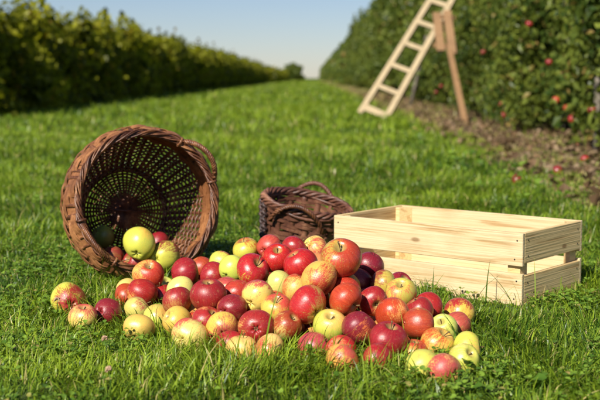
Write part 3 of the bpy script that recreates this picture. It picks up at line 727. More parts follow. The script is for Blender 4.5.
# ------------------------------------------------------------------ apples
def apple_mesh(seed, far=False):
    r_ = random.Random(seed); nu, nv = (40, 30) if not far else (12, 9)
    flat = r_.uniform(.84, .95); taper = r_.uniform(.04, .14); lob = r_.uniform(.008, .03); sk = r_.uniform(-.11, .11); ph = r_.uniform(0, 6.28)
    V = []; F = []
    for j in range(nv + 1):
        u = math.pi * j / nv
        for i in range(nu):
            a = 2 * math.pi * i / nu
            r = math.sin(u); z = math.cos(u)
            rr = r * (1 - taper * (1 - z) * .5) * (1 + lob * math.cos(5 * a + ph) * (1 - z) * .5 + .030 * math.sin(2 * a + ph) + .018 * math.sin(3 * a + 2 * ph))
            zz = z * flat
            if z > 0: zz -= .40 * math.exp(-(r / .25) ** 2)
            else: zz += .24 * math.exp(-(r / .22) ** 2) * (1 + .35 * math.cos(5 * a + ph))
            zz += sk * rr * math.cos(a)
            V.append((rr * math.cos(a), rr * math.sin(a), zz))
    for j in range(nv):
        for i in range(nu):
            F.append((j * nu + i, j * nu + nu + i, j * nu + nu + (i + 1) % nu, j * nu + (i + 1) % nu))
    return V, F
def stem_geo(seed):
    r_ = random.Random(seed); g = Geo(); L = r_.uniform(.30, .62); bx_, by_ = r_.uniform(-.2, .2), r_.uniform(-.2, .2)
    pts = [Vector((bx_ * t * t, by_ * t * t, .42 + L * t)) for t in [i / 6 for i in range(7)]]
    g.tube(pts, .034, 6, False, [1.1, .9, .8, .8, .85, 1.1, 1.5]); return g
def calyx_geo(seed):
    r_ = random.Random(seed); g = Geo()
    for k in range(5):
        a = 2 * math.pi * k / 5 + r_.uniform(-.2, .2); u = Vector((math.cos(a), math.sin(a), 0)); w = Vector((-math.sin(a), math.cos(a), 0))
        b0 = len(g.v)
        for t, wd, dz in ((0.0, .05, .0), (.07, .045, -.05), (.13, .008, -.03)):
            for s in (-1, 1):
                for q in (0, .012): g.v.append(u * (t + .015) + w * wd * s + Vector((0, 0, -.67 + dz + q)))
        for i in range(2):
            b = b0 + i * 4
            g.f += [(b, b + 2, b + 6, b + 4), (b + 1, b + 5, b + 7, b + 3), (b, b + 4, b + 5, b + 1), (b + 2, b + 3, b + 7, b + 6)]
    return g
protos = []
for k in range(6):
    V, F = apple_mesh(100 + k)
    o = link_mesh('apple', V, F, M_APPLE, None, True)
    st = stem_geo(k).build('stem', M_STEM, o); cl = calyx_geo(k).build('calyx', M_STEM, o, False)
    protos.append(o)
far_protos = []
for k in range(3):
    V, F = apple_mesh(200 + k, True)
    far_protos.append(link_mesh('orchard_apple', V, F, M_APPLE, None, True))
def orient(face, pos, rnd):
    """rotation that turns the stem (+z of an apple) the way the photo shows it"""
    v = (Vector((0, 0, CAM_H)) - Vector(pos)).normalized()
    if face == 's': d = (v * .75 + Vector((rnd.uniform(-.15, .15), 0, .95))).normalized()
    elif face == 'sd': d = (v * .9 + Vector((.35, 0, -.35))).normalized()
    elif face == 'u': d = Vector((rnd.uniform(-.25, .25), -.25, 1)).normalized()
    elif face == 'c': d = (-v + Vector((rnd.uniform(-.3, .3), 0, rnd.uniform(.1, .4)))).normalized()
    elif face == 'cl': d = (-v + Vector((.75, .1, .25))).normalized()
    else:
        d = Vector((rnd.gauss(0, 1), rnd.gauss(0, 1), rnd.gauss(.35, 1))).normalized()
        if abs(d.dot(v)) > .8: d = (d + Vector((.8, .2, .8))).normalized()
    return d.to_track_quat('Z', 'Y').to_matrix().to_4x4() @ Matrix.Rotation(rnd.uniform(0, 6.28), 4, 'Z')
used = set(); far_used = set()
def place_apple(x, y, z, r, base_c, blush_c, amt, face, label, group, far=False, cat='apple', seed=0):
    rnd = random.Random(seed * 77 + 5)
    pool, us = (far_protos, far_used) if far else (protos, used)
    k = rnd.randrange(len(pool))
    if k in us: o = copy_tree(pool[k])
    else: o = pool[k]; us.add(k)
    Rm = orient(face, (x, y, z), rnd)
    o.matrix_world = Matrix.Translation((x, y, z)) @ Rm @ Matrix.Scale(r * 1.13, 4) @ Matrix.Diagonal((rnd.uniform(.96, 1.03), rnd.uniform(.96, 1.03), rnd.uniform(.94, 1.05), 1))
    v = (Vector((0, 0, CAM_H)) - Vector((x, y, z))).normalized()
    side = (Vector((rnd.gauss(0, .8), rnd.gauss(0, .8), rnd.gauss(.5, .6))) + v * rnd.uniform(-.2, .8)).normalized()
    if face == 'u': side = Vector((rnd.uniform(-.3, .3), 0, 1))
    side = (Rm.to_3x3().transposed() @ side).normalized()
    j = lambda c, s: [max(0, q * (1 + rnd.uniform(-s, s))) for q in c]
    o['skin_base'] = j(SKIN_GROUND[base_c], .12); o['skin_blush'] = j(SKIN[blush_c], .2); o['blush_side'] = [side.x, side.y, side.z]; o['blush_amount'] = .5 + (float(amt) - .5) * .8
    tag(o, label, cat, group)
    return o
SPH = []                             # keeps blades of grass out of the fruit
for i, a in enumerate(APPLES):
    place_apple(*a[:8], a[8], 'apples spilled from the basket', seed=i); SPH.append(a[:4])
for i, a in enumerate(HEAP_FILL):
    place_apple(*a[:8], a[8] or 'apple buried inside the heap, showing at most a sliver between the apples around it', 'apples spilled from the basket' if a[8] else 'apples buried inside the heap', seed=500 + i); SPH.append(a[:4])

# ------------------------------------------------------------------ the orchard ladder
LF = at_height(372, 118, 0); PF = at_height(465, 123, 0); HJ = at_depth(438, 6, 15.8)
def ladder():
    root = empty('orchard_ladder', LF)
    up = HJ - LF; u = up.normalized(); top = 1.42
    side = Vector((.84, -.55, 0)); side = (side - u * side.dot(u)).normalized()
    nrm = u.cross(side).normalized()
    L = up.length * top
    half = lambda t: .218 - .075 * t / L
    for s in (-1, 1):
        g = Geo(); a = side * s * half(0) + u * .0; b = u * L + side * s * half(L)
        g.sweep([a, b], [nrm] * 2, [(.02, -.044), (.02, .044), (-.02, .044), (-.02, -.044)])
        g.build('rail', M_LADDER, root, False)
    t = .10
    while t < L - .1:
        g = Geo(); c = u * t; hw = half(t) + (.035 if t < .2 else .0)
        hh = .045 if t < .2 else .030
        g.sweep([c - side * hw + nrm * .0, c + side * hw + nrm * .0], [u] * 2, [(hh, -.028), (hh, .028), (-hh, .028), (-hh, -.028)])
        g.build('rung', M_LADDER, root, False)
        t += .355
    g = Geo(); leg = PF - LF; knee = at_depth(449.5, 50, 15.1) - LF
    g.sweep([leg + (leg - knee).normalized() * .06, knee], [Vector((0, 1, 0))] * 2, [(.02, -.036), (.02, .036), (-.02, .036), (-.02, -.036)])
    g.build('prop_leg', M_LADDER_TAN, root, False)
    for (xa, ya, da), (xb, yb, db) in (((436.5, 13, 15.5), (441, 51, 15.1)), ((447, 11, 15.46), (452.5, 54, 15.06))):
        g = Geo(); g.sweep([at_depth(xb, yb, db) - LF, at_depth(xa, ya, da) - LF], [Vector((0, 1, .1))] * 2, [(.018, -.054), (.018, .054), (-.018, .054), (-.018, -.054)])
        g.build('hinge_board', M_LADDER_TAN, root, False)
    for yy_, dd_ in ((17, 15.52), (46, 15.18)):
        g = Geo(); g.sweep([at_depth(433, yy_ - 1, dd_) - LF, at_depth(455, yy_ + 1, dd_) - LF], [Vector((0, 1, .1))] * 2, [(.016, -.03), (.016, .03), (-.016, .03), (-.016, -.03)])
        g.build('brace', M_LADDER_TAN, root, False)
    tag(root, 'tall pale wooden orchard ladder on a tan prop leg, standing open beside the apple trees', 'ladder')
ladder()

# ------------------------------------------------------------------ trees and hedge bushes
def leaf_cloud(c, size, nrm_bias, rnd, shape='apple'):
    """c: n x 3 leaf places; returns verts, faces, each leaf two quads folded on the midrib"""
    n = len(c)
    d = rnd.normal(size=(n, 3)); d[:, 2] -= .25; d /= np.linalg.norm(d, axis=1)[:, None]
    nn = rnd.normal(size=(n, 3)) + nrm_bias; nn -= d * (nn * d).sum(1)[:, None]; nn /= np.linalg.norm(nn, axis=1)[:, None] + 1e-9
    w = np.cross(d, nn); L = size * rnd.uniform(.6, 1.25, n)[:, None]; W = L * (.27 if shape == 'apple' else .42); fold = nn * W * .35
    droop = np.zeros((n, 3)); droop[:, 2] = -.12
    p0 = c; p1 = c + d * L + droop * L
    m = c + d * L * .45
    a1 = m - w * W + fold; b1 = m + w * W + fold
    V = np.stack([p0, a1, p1, b1, m + d * L * .02], 1).reshape(-1, 3)
    i = np.arange(n)[:, None] * 5
    F = np.concatenate([np.hstack([i, i + 1, i + 2, i + 4]), np.hstack([i, i + 4, i + 2, i + 3])])
    return V, F
def tints(n, k, rnd, dry, lo=0.0, hi=1.0, key=None):
    t = np.zeros((n, 3)); t[:, 0] = rnd.uniform(lo, hi, n) ** 1.3 if key is None else np.clip(key + rnd.normal(0, .22, n), 0, 1)
    t[:, 1] = (rnd.random(n) < dry) * rnd.uniform(.4, 1, n); t[:, 2] = 1
    return np.repeat(t, k, 0)
def crown_points(n, hw, hd, z0, z1, rnd, clumps, top_ragged, ball=False, thin=.45):
    cc = np.stack([rnd.uniform(-hw, hw, clumps), rnd.uniform(-1, 1, clumps) * hd, z0 + (z1 - z0) * rnd.uniform(0, 1, clumps) ** .9], 1)
    # thin towards the top so the crown stays a narrow spindle
    t = (cc[:, 2] - z0) / (z1 - z0); cc[:, 1] *= 1 - thin * t; cc[:, 0] *= 1 - .25 * t ** 2
    shoots = np.stack([rnd.uniform(-hw, hw, 9) * .9, rnd.uniform(-.3, .3, 9) * hd, np.full(9, z1) + rnd.uniform(-.1, top_ragged, 9)], 1)
    which = rnd.integers(0, clumps, n)
    sig = rnd.uniform(.07, .19, clumps)[which][:, None]
    P = cc[which] + rnd.normal(size=(n, 3)) * sig * np.array([1, .8, 1.1])
    ns = n // 14; w2 = rnd.integers(0, 9, ns); s = rnd.uniform(0, 1, ns)[:, None]
    P[:ns] = shoots[w2] * np.array([1, 1, 1]) - np.array([0, 0, 1]) * s * .55 + rnd.normal(size=(ns, 3)) * .035
    key = rnd.uniform(.1, .8, clumps)[which]
    if ball:
        q = rnd.normal(size=(n, 3)); q /= np.linalg.norm(q, axis=1)[:, None]; q *= (1 + .32 * np.sin(q[:, 0] * 4 + 1) * np.sin(q[:, 2] * 6 + .5) + .12 * np.sin(q[:, 2] * 9 + q[:, 0] * 4))[:, None]
        P = q * (rnd.uniform(.4, 1, n) ** .4)[:, None] * np.array([hw, hd, (z1 - z0) / 2]) + np.array([0, 0, (z0 + z1) / 2])
    P[:, 2] = np.maximum(P[:, 2], .06)
    return P, key, cc
def tree_proto(name, seed, n, leaf, mat, hw, hd, z0, z1, shape, trunk_r, clumps=90, ragged=.3, limbs=9, dry=.03, far=False, ball=False, thin=.45):
    rnd = np.random.default_rng(seed); rr = random.Random(seed)
    root = empty(name)
    P, key, cc = crown_points(n, hw, hd, z0, z1, rnd, clumps, ragged, ball, thin)
    bias = np.stack([np.zeros(n), np.sign(P[:, 1]) * .7, np.full(n, .7)], 1)
    V, F = leaf_cloud(P, leaf, bias, rnd, shape)
    link_mesh('crown', V, F, mat, root, False, tints(n, 5, rnd, dry, key=key))
    g = Geo(); H = z1 * .93
    pts = [Vector((.03 * math.sin(i * .9 + seed), .03 * math.cos(i * 1.3 + seed), H * i / 9 - .03)) for i in range(10)]
    g.tube(pts, trunk_r, 9 if not far else 5, False, [1.25, 1, .9, .85, .75, .65, .55, .42, .3, .18])
    for k in range(limbs):
        t = rr.uniform(.12, .9); b = pts[int(t * 9)]; a = rr.choice([0, math.pi]) + rr.uniform(-.6, .6)
        ln = hw * rr.uniform(.6, 1.05) * (1 - .4 * t)
        q = [b + Vector((math.cos(a) * ln * s, math.sin(a) * ln * .8 * s, .25 * ln * s + .08 * math.sin(4 * s + k))) for s in (0, .25, .5, .75, 1)]
        g.tube(q, trunk_r * .42, 5, False, [1, .8, .6, .45, .25])
    g.build('trunk', M_BARK, root)
    return root
AT_NEAR = [tree_proto('apple_tree', 31 + k, 13500, .080, M_APPLE_LEAF, .88, .70, .20, 3.08, 'apple', .05, clumps=48, ragged=.7) for k in range(3)]
AT_FAR = [tree_proto('apple_tree', 41 + k, 3900, .135, M_APPLE_LEAF, .95, .66, .20, 3.05, 'apple', .05, clumps=46, ragged=.85, far=True, limbs=4) for k in range(2)]
BU_NEAR = [tree_proto('fruit_bush', 51 + k, 2900, .145, M_BUSH_LEAF, .95, .50, .10, 1.58, 'broad', .035, clumps=40, ragged=.46, thin=.95, dry=.05) for k in range(3)]
BU_FAR = [tree_proto('fruit_bush', 61 + k, 1300, .19, M_BUSH_LEAF, 1.0, .46, .10, 1.58, 'broad', .035, clumps=50, ragged=.32, thin=.85, limbs=4, dry=.05, far=True) for k in range(2)]
tused = set()
def put_tree(pool, k, x, y, rot, sc, label, cat, group):
    k = k % len(pool); o = pool[k]
    if o.name in tused: o = copy_tree(o)
    else: tused.add(o.name)
    o.location = (x, y, 0); o.rotation_euler = (0, 0, rot); o.scale = (sc, sc * random.uniform(.92, 1.1), sc * random.uniform(.95, 1.06))
    tag(o, label, cat, group)
ROT = math.pi / 2 - math.atan(ROW)
near_right = ['tall apple tree at the right edge of the photo, the nearest of the row', 'apple tree hung with red apples, second nearest in the right row',
              'apple tree of the right row, third from the near end', 'apple tree of the right row whose foliage stands right behind the ladder\'s prop leg',
              'apple tree of the right row just beyond the ladder\'s prop leg', 'apple tree of the right row, behind the upper end of the ladder rails']
y = 6.6; i = 0
while y < 76:
    lab = near_right[i - 1] if 1 <= i <= 6 else ('apple tree at the near end of the right row, beside the camera' if i == 0 else 'one of many like apple trees receding along the right row beyond the ladder')
    put_tree(AT_NEAR if y < 20 else AT_FAR, random.randrange(6), lane(2.80 + random.uniform(-.14, .14), y), y, ROT + random.choice([0, math.pi]), 1.02 * random.uniform(.86, 1.12),
             lab, 'apple tree', 'apple trees in the right row' if i <= 6 else 'far apple trees of the right row')
    y += 1.32 * random.uniform(.93, 1.07); i += 1
y = 15.6; i = 2
near_left = ['leafy yellow-green bush at the left edge of the photo, nearest of the left row', 'yellow-green bush, second nearest in the left row', 'yellow-green bush, third nearest in the left row',
             'yellow-green bush, fourth nearest in the left row']
while y < 110:
    lab = near_left[i - 2] if 2 <= i <= 5 else ('yellow-green bush standing just outside the left edge of the photo' if i < 2 else 'one of many like yellow-green bushes receding along the left row')
    put_tree(BU_NEAR if y < 34 else BU_FAR, random.randrange(6), lane(-4.9 + random.uniform(-.1, .1), y), y, ROT + random.choice([0, math.pi]), 1.0 * random.uniform(.93, 1.08),
             lab, 'fruit bush', 'bushes in the left row' if 2 <= i <= 5 else ('bushes of the left row outside the photo' if i < 2 else 'far bushes of the left row'))
    y += 1.45 * random.uniform(.92, 1.08); i += 1
# far ends of both rows read as one mass
def far_row(name, lat, y0, y1, z1, hd, n, leaf, mat, shape, seed, label):
    rnd = np.random.default_rng(seed)
    yy = y0 + (y1 - y0) * rnd.random(n); lump = .25 * np.sin(yy * 2.1) * np.sin(yy * .37 + 1)
    zz = rnd.random(n) ** .8 * (z1 + lump); xx = lat + ROW * yy + rnd.uniform(-1, 1, n) * hd * (1 - .5 * zz / z1)
    P = np.stack([xx, yy, zz], 1)
    V, F = leaf_cloud(P, leaf, np.array([0, 0, .6]), rnd, shape)
    o = link_mesh(name, V, F, mat, None, False, tints(n, 5, rnd, .04, .1, .9))
    return tag(o, label, 'foliage', kind='stuff')
far_row('far_orchard_foliage', 2.78, 76, 330, 3.2, .65, 26000, .42, M_APPLE_LEAF, 'broad', 71, 'distant dark green orchard foliage running to the end of the right row')
far_row('far_hedge_foliage', -4.9, 110, 330, 1.65, .65, 14000, .42, M_BUSH_LEAF, 'broad', 72, 'distant yellow-green foliage at the far end of the left row')
far_row('second_row_foliage', 6.2, 7, 60, 3.4, .7, 30000, .22, M_APPLE_LEAF, 'broad', 73, 'dark foliage of the next orchard row seen through gaps under the near trees')
# the dark round tree that closes the left row
rt = tree_proto('round_tree', 81, 2600, .5, M_APPLE_LEAF, 1.45, 1.3, -.5, 2.9, 'broad', .12, clumps=60, ragged=.05, far=True, ball=True)
rt.location = (lane(-3.3, 205), 205, 0); rt.scale = (1.0, 1.0, 1.05)
tag(rt, 'dark rounded tree closing the far end of the left row', 'tree')

# red apples still hanging, at the crown faces of the nearest trees
hang = [(529, 24, 2.08, 'red', 'high, alone above the others, in the second tree'), (549, 62, 2.12, 'red', 'small and half behind leaves, left of the biggest one'), (565, 74, 2.04, 'red', 'the biggest and brightest of those hanging'),
        (556, 100, 2.06, 'ored', 'orange, hanging just below the biggest one'), (572, 119, 2.04, 'red', 'low in the foliage below the orange one'), (592, 110, 2.06, 'crim', 'nearest the right edge of the photo'),
        (503, 115, 2.06, 'crim', 'deep red, low down beside the dark gap under the crowns'), (501, 104, 2.1, 'rose', 'pinkish, just above the low deep red one'), (567, 108, 2.12, 'ored', 'dim orange, between the orange and the low red one'),
        (441, 86, 2.12, 'crim', 'dark red, beside the prop leg of the ladder'), (380, 33, 2.1, 'red', 'far along the row against the upper crown, left of the ladder'),
        (389, 22, 2.14, 'dull', 'far along the row, just right of and above the other far one'), (436, 92, 2.12, 'crim', 'below the dark red one beside the prop leg'), (483, 52, 2.12, 'dull', 'dull red, alone in the foliage right of the hinge boards')]
for i, (px, py, lat, bl, txt) in enumerate(hang):
    lat += .03; yy = lat * FPX / (px - 312); p = at_depth(px, py, yy)
    place_apple(p.x, p.y, p.z, .032, 'dull', 'crim' if bl == 'red' else bl, .85, 'u', 'red orchard apple ' + txt if 'orange' not in txt else 'orchard apple, ' + txt, 'apples hanging in the right row', True, seed=800 + i)
# windfalls on the bare strip
wind = [(575, 144, 'ored', 'orange-red windfall apple lying farthest back, close under the crowns near the right edge'), (585, 157, 'red', 'windfall apple nearest the right edge of the photo, on bare soil'), (557, 168, 'ored', 'windfall apple in the middle of the bare soil strip'), (549, 174, 'yel', 'pale yellow windfall apple on the bare soil'),
        (516, 177, 'crim', 'windfall apple at the edge of the grass before the bare soil'), (484, 140, 'ored', 'orange windfall apple nearest the foot of the ladder\'s prop leg'), (479, 142, 'yel', 'yellow windfall apple touching the orange one near the ladder\'s prop leg'),
        (604, 170, 'red', 'red windfall apple just outside the right edge of the photo')]
wind = [w for w in wind if w[0] not in (549, 479)][:4]
for i, (px, py, bl, txt) in enumerate(wind):
    p = at_height(px, py, .035)
    place_apple(p.x, p.y, .018, .029, 'dull' if bl != 'yel' else 'orange', 'crim' if bl != 'yel' else 'dull', .9 if bl != 'yel' else .5, 'r', txt, 'windfall apples on the bare strip', True, seed=900 + i)

# a slim stake leaning by the ladder and a post standing in as trunk
g = Geo(); a = at_height(410, 106, 0); b = at_depth(418, 72, a.y); g.tube([Vector((0, 0, -.05)), (b - a) * .5, b - a, (b - a) * 2.4], .03, 7)
o = g.build('grey_pole', M_BARK); o.location = a; tag(o, 'slim grey stake leaning among the trees, left of the ladder\'s prop leg', 'stake')
g = Geo(); g.tube([Vector((0, 0, -.05)), Vector((.01, 0, .28)), Vector((-.01, .0, .56))], .026, 9)
p = at_height(597, 152, 0)
o = g.build('grey_pole', M_BARK); o.location = (lane(2.12, p.y), p.y, 0); tag(o, 'grey tree trunk below the foliage at the right edge', 'stake')
# ------------------------------------------------------------------ grass
def vnoise(x, y, sc, seed):
    r_ = np.random.default_rng(seed); T = r_.random((64, 64))
    u = x / sc; v = y / sc; i = np.floor(u).astype(int); j = np.floor(v).astype(int); fu = u - i; fv = v - j
    fu = fu * fu * (3 - 2 * fu); fv = fv * fv * (3 - 2 * fv)
    g_ = lambda a, b: T[a % 64, b % 64]
    return (g_(i, j) * (1 - fu) + g_(i + 1, j) * fu) * (1 - fv) + (g_(i, j + 1) * (1 - fu) + g_(i + 1, j + 1) * fu) * fv
SPHN = np.array(SPH)
BBI = np.array(BB_MW.inverted()); SBI = np.array(SB_MW.inverted()); CRI = np.array(CR_MW.inverted())
CRM = np.array(CR_MW)
def blocked(P):
    """P: m x 3 points; True where a thing stands"""
    bad = np.zeros(len(P), bool)
    near = (P[:, 1] < 3.9) & (P[:, 0] > -.9) & (P[:, 0] < 1.0) & (P[:, 1] > 1.8)
    idx = np.nonzero(near)[0]; Q = P[idx]; b = np.zeros(len(Q), bool)
    for s in SPHN:
        b |= ((Q - s[:3]) ** 2).sum(1) < (s[3] * .99) ** 2
    H = np.c_[Q, np.ones(len(Q))]
    q = H @ BBI.T; r = np.hypot(q[:, 0], q[:, 1]); zz = q[:, 2]
    b |= (zz > -.012) & (zz < BB_H + .014) & (r < np.interp(zz / BB_H, [0, .2, .45, .68, .85, 1.0], [.14, .178, .211, .231, .228, .216]))
    q = H @ SBI.T
    b |= (np.hypot(q[:, 0] / .14, q[:, 1] / .115) < 1) & (q[:, 2] > -.01) & (q[:, 2] < SB_H)
    q = H @ CRI.T
    b |= (abs(q[:, 0]) < CR_L / 2 + .002) & (abs(q[:, 1]) < CR_W / 2 + .002) & (q[:, 2] < CR_H)
    bad[idx] = b
    return bad
def under_heap(x, y):
    b = np.zeros(len(x), bool)
    for s in SPHN:
        if s[2] < s[3] + .012: b |= (x - s[0]) ** 2 + (y - s[1]) ** 2 < (s[3] * .78) ** 2
    return b
def blades(y0, y1, dens, L0, L1, W, rnd, seg=3, lat=None, half=.42, pad=.3, tall=None, bendy=1.0):
    A = 0; xs = []; ys_ = []
    ncell = 40; e = np.linspace(y0, y1, ncell + 1)
    for a, b in zip(e[:-1], e[1:]):
        xl, xr = -half * b - pad, half * b + pad
        if lat: xl, xr = max(xl, lat[0] + ROW * a), min(xr, lat[1] + ROW * a)
        m = int(dens * (b - a) * (xr - xl)); xs.append(rnd.uniform(xl, xr, m)); ys_.append(rnd.uniform(a, b, m))
    x = np.concatenate(xs); y = np.concatenate(ys_)
    la = x - ROW * y
    # sparse on the bare strip
    edge = 1.20 + .35 * (vnoise(x, y, .5, 3) - .5) + .12 * (vnoise(x, y, .12, 4) - .5)
    strip = np.clip((la - edge) / .25, 0, 1) * (la < 4.6)
    keep = rnd.random(len(x)) > strip * (.93 - .25 * (vnoise(x, y, .4, 6) > .62))
    patch = vnoise(x, y, .16, 1) * .55 + vnoise(x, y, .55, 2) * .45
    keep &= rnd.random(len(x)) < .12 + 1.5 * patch * (.4 + .9 * vnoise(x, y, .045, 12))
    keep &= ~under_heap(x, y)
    x, y, strip, patch = x[keep], y[keep], strip[keep], patch[keep]
    n = len(x)
    L = rnd.uniform(L0, L1, n) * (.55 + .9 * patch) * (.62 + .62 * vnoise(x, y, .42, 23)) * (1 - .35 * strip)
    L *= np.where(rnd.random(n) < .04, 1.5, 1)
    if tall is not None:
        for tx, ty, tr, k in tall:
            L *= 1 + (k - 1) * np.exp(-((x - tx) ** 2 + (y - ty) ** 2) / tr ** 2)
    az = vnoise(x, y, .30, 31) * 14 + vnoise(x, y, .9, 32) * 9 + rnd.normal(0, 1.0, n); lean = np.abs(rnd.normal(.35, .35, n)); bend = rnd.uniform(.1, 1.7, n) * bendy
    tw = rnd.uniform(-.9, .9, n) + az + np.pi / 2
    w = W * rnd.uniform(.55, 1.25, n)
    P = []; z = np.zeros(n); r = np.zeros(n); ang = lean.copy()
    lv = seg + 1
    for s in range(lv):
        wd = w * (1 - (s / seg) ** 2.2 * .93)
        cx, cy = x + r * np.cos(az), y + r * np.sin(az)
        P.append(np.stack([cx - np.cos(tw) * wd / 2, cy - np.sin(tw) * wd / 2, z], 1)); P.append(np.stack([cx + np.cos(tw) * wd / 2, cy + np.sin(tw) * wd / 2, z], 1))
        z = z + np.cos(ang) * L / seg; r = r + np.sin(ang) * L / seg; ang = ang + bend / seg * 1.4
    V = np.stack(P, 1)               # n, 2*lv, 3
    V[:, :, 2] = np.maximum(V[:, :, 2], .001)
    V[:, :2, 2] = -.003
    bad = np.zeros(n, bool)
    if y0 < 3.9:
        for s in range(lv):
            bad |= blocked(V[:, 2 * s, :])
            if s: bad |= blocked((V[:, 2 * s, :] + V[:, 2 * s - 2, :]) / 2)
    V = V[~bad]; patch = patch[~bad]; strip = strip[~bad]; n = len(V)
    i = np.arange(n)[:, None] * 2 * lv
    F = np.concatenate([np.hstack([i + 2 * s, i + 2 * s + 1, i + 2 * s + 3, i + 2 * s + 2]) for s in range(seg)])
    t = np.zeros((n, 3)); t[:, 0] = np.clip(rnd.normal(.40, .28, n) + (patch - .5) * .5 + (vnoise(V[:, 0, 0], V[:, 0, 1], .42, 21) - .5) * .45 + (vnoise(V[:, 0, 0], V[:, 0, 1], 3.1, 22) - .5) * .35, 0, 1)
    t[:, 1] = np.clip((rnd.random(n) < .05 + .6 * strip) * rnd.uniform(.45, 1, n), 0, 1); t[:, 2] = 1
    T = np.repeat(t, 2 * lv, 0)
    return V.reshape(-1, 3), F, T
tall = [(at_height(x, y_, .03).x, at_height(x, y_, .03).y, r, k) for x, y_, r, k in
        ((150, 342, .06, 1.3), (190, 362, .06, 1.35), (250, 366, .06, 1.4), (380, 380, .06, 1.35), (440, 388, .06, 1.35), (475, 372, .05, 1.4), (300, 366, .05, 1.6), (410, 392, .05, 1.5), (430, 298, .09, 1.45), (345, 385, .05, 1.4), (215, 365, .06, 1.3), (100, 300, .09, 1.15), (500, 300, .10, 1.2), (560, 335, .10, 1.2))]
tall += [(s[0], s[1] - .055, .035, 1.12) for s in SPH if s[2] < s[3] + .014 and s[1] < 2.36 and s[0] < .45]
tall += [(at_height(x, y_, 0).x, at_height(x, y_, 0).y, .085, .30) for x, y_ in ((525, 314), (495, 312), (560, 306), (465, 308))]
parts = []
gr = np.random.default_rng(5)
parts.append(blades(1.35, 3.7, 27000, .020, .056, .0030, gr, 4, tall=tall))
parts.append(blades(1.35, 3.4, 420, .075, .125, .0030, gr, 6, bendy=1.5))
parts.append(blades(3.7, 6.0, 9500, .028, .066, .0042, gr, 3))
parts.append(blades(6.0, 11, 2800, .04, .085, .0070, gr, 3))
parts.append(blades(11, 26, 560, .06, .12, .013, gr, 2, lat=(-6.6, 4.2)))
parts.append(blades(26, 80, 120, .08, .15, .032, gr, 2, lat=(-6.6, 2.6)))
parts.append(blades(80, 320, 14, .10, .18, .10, gr, 2, lat=(-6.6, 2.4)))
b0 = 0; V = []; T = []
Fq = []
for v, f_, t in parts:
    V.append(v); Fq.append(f_ + b0); T.append(t); b0 += len(v)
V = np.concatenate(V); T = np.concatenate(T); Fq = np.concatenate(Fq)
tag(link_mesh('grass', V, Fq, M_GRASS, None, True, T), 'thick green meadow grass covering the orchard lane', 'grass', kind='stuff')
print('grass quads', len(Fq))

# low broad leaves between the blades: clover, dandelion, dock
def weeds(n, y0, y1, size, zmax, rnd, lat_lo=-9, lat_hi=9, half=.33):
    y = np.sqrt(rnd.uniform(y0 ** 2, y1 ** 2, n)); x = rnd.uniform(-1, 1, n) * (half * y + .25)
    la = x - ROW * y; pt = vnoise(x, y, .22, 9)
    k = (la > lat_lo) & (la < lat_hi) & (rnd.random(n) < np.clip((pt - .35) * 3, .08, 1))
    x, y = x[k], y[k]; n = len(x)
    z = rnd.uniform(.008, zmax, n)
    cs = []
    az = rnd.uniform(0, 6.283, n)
    P = []; D = []
    for j in range(3):
        a = az + j * 2.094; P.append(np.stack([x, y, z], 1)); D.append(np.stack([np.cos(a), np.sin(a), rnd.uniform(-.1, .5, n)], 1))
    P = np.concatenate(P); D = np.concatenate(D); D /= np.linalg.norm(D, axis=1)[:, None]
    up = np.tile(np.array([0, 0, 1.0]), (len(P), 1)) + rnd.normal(0, .25, (len(P), 3)); W_ = np.cross(up, D); W_ /= np.linalg.norm(W_, axis=1)[:, None]; nn = np.cross(D, W_)
    L = (size * rnd.uniform(.6, 1.3, len(P)))[:, None]; W = L * .42
    V = np.stack([P + D * L * .06, P + D * L * .55 - W_ * W + nn * W * .35, P + D * L * .9 - W_ * W * .6 + nn * W * .2, P + D * L, P + D * L * .9 + W_ * W * .6 + nn * W * .2, P + D * L * .55 + W_ * W + nn * W * .35], 1)
    bad = blocked(V[:, 3]) | blocked(V[:, 0]) | blocked(V[:, 1]) | blocked(V[:, 5])
    V = V[~bad]; m = len(V); i = np.arange(m)[:, None] * 6
    F = np.concatenate([np.hstack([i, i + 1, i + 2, i + 3]), np.hstack([i, i + 3, i + 4, i + 5])])
    t = np.zeros((m, 3)); t[:, 0] = rnd.uniform(.1, 1, m); t[:, 1] = (rnd.random(m) < .05) * rnd.uniform(.4, 1, m)
    return V.reshape(-1, 3), F, np.repeat(t, 6, 0)
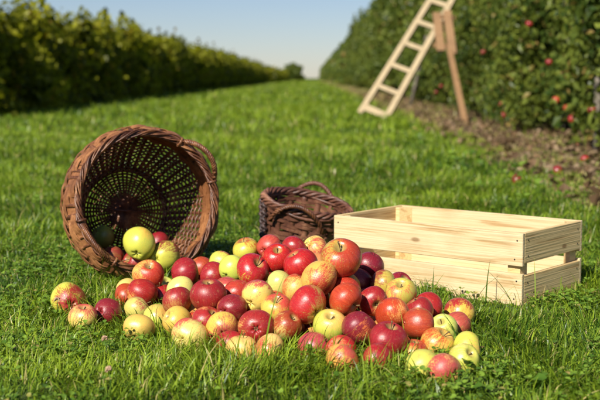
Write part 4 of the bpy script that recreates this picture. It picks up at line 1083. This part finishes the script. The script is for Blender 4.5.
ws = [weeds(500, 1.35, 3.4, .021, .03, gr), weeds(22000, 1.35, 3.7, .011, .032, gr), weeds(2500, 3.7, 8, .018, .04, gr), weeds(900, 4.4, 8, .05, .09, gr, .75, 1.15), weeds(500, 8, 24, .06, .09, gr, -6.5, 1.1)]
V = []; Fq = []; T = []; b0 = 0
for v, f_, t in ws: V.append(v); Fq.append(f_ + b0); T.append(t); b0 += len(v)
tag(link_mesh('clover_and_weeds', np.concatenate(V), np.concatenate(Fq), M_CLOVER, None, True, np.concatenate(T)), 'low clover and broad leaved weeds scattered through the grass', 'weeds', kind='stuff')
# dead leaves on the bare strip
n = 11000; y = 4.2 + 36 * gr.random(n) ** 1.7; x = ROW * y + gr.uniform(1.15, 4.2, n)
P = np.stack([x, y, gr.uniform(.01, .03, n)], 1)
V, Fq = leaf_cloud(P, .06, np.array([0, 0, 2.0]), gr, 'broad'); V[:, 2] = np.maximum(V[:, 2], .006)
tag(link_mesh('leaf_litter', V, Fq, M_LITTER, None, False, tints(n, 5, gr, .3)), 'brown leaf litter on the bare strip under the apple trees', 'leaf litter', kind='stuff')

# three spent clover flowers in the near grass
M_FLOWER = wicker_mat('spent_flower', (0.30, 0.16, 0.10), (0.42, 0.26, 0.16), (0.52, 0.37, 0.24), 300, 0.8)
for px, py, hz, lab in ((105, 339, .05, 'spent pinkish clover flower in the grass below the left apples'), (109, 370, .055, 'spent pinkish clover flower in the grass near the bottom left'), (57, 300, .05, 'small brown flower bud in the grass beside the farthest left apple')):
    p = at_height(px, py, hz); root = empty('clover_flower', (p.x, p.y, 0))
    g = Geo(); g.tube([Vector((0, 0, -.003)), Vector((.003, 0, hz * .5)), Vector((0, 0, hz - .003))], .0008, 5); g.build('stalk', M_CLOVER, root)
    link = None
    g = Geo(); rr = random.Random(int(px))
    for k in range(34):
        a = rr.uniform(0, 6.28); e = rr.uniform(-.5, 1.4); d = Vector((math.cos(a) * math.cos(e), math.sin(a) * math.cos(e), math.sin(e)))
        b = Vector((0, 0, hz)); g.tube([b + d * .002, b + d * .0055, b + d * .0075], .0011, 4, False, [.7, 1.2, .3])
    g.build('flower_head', M_FLOWER, root)
    tag(root, lab, 'flower')
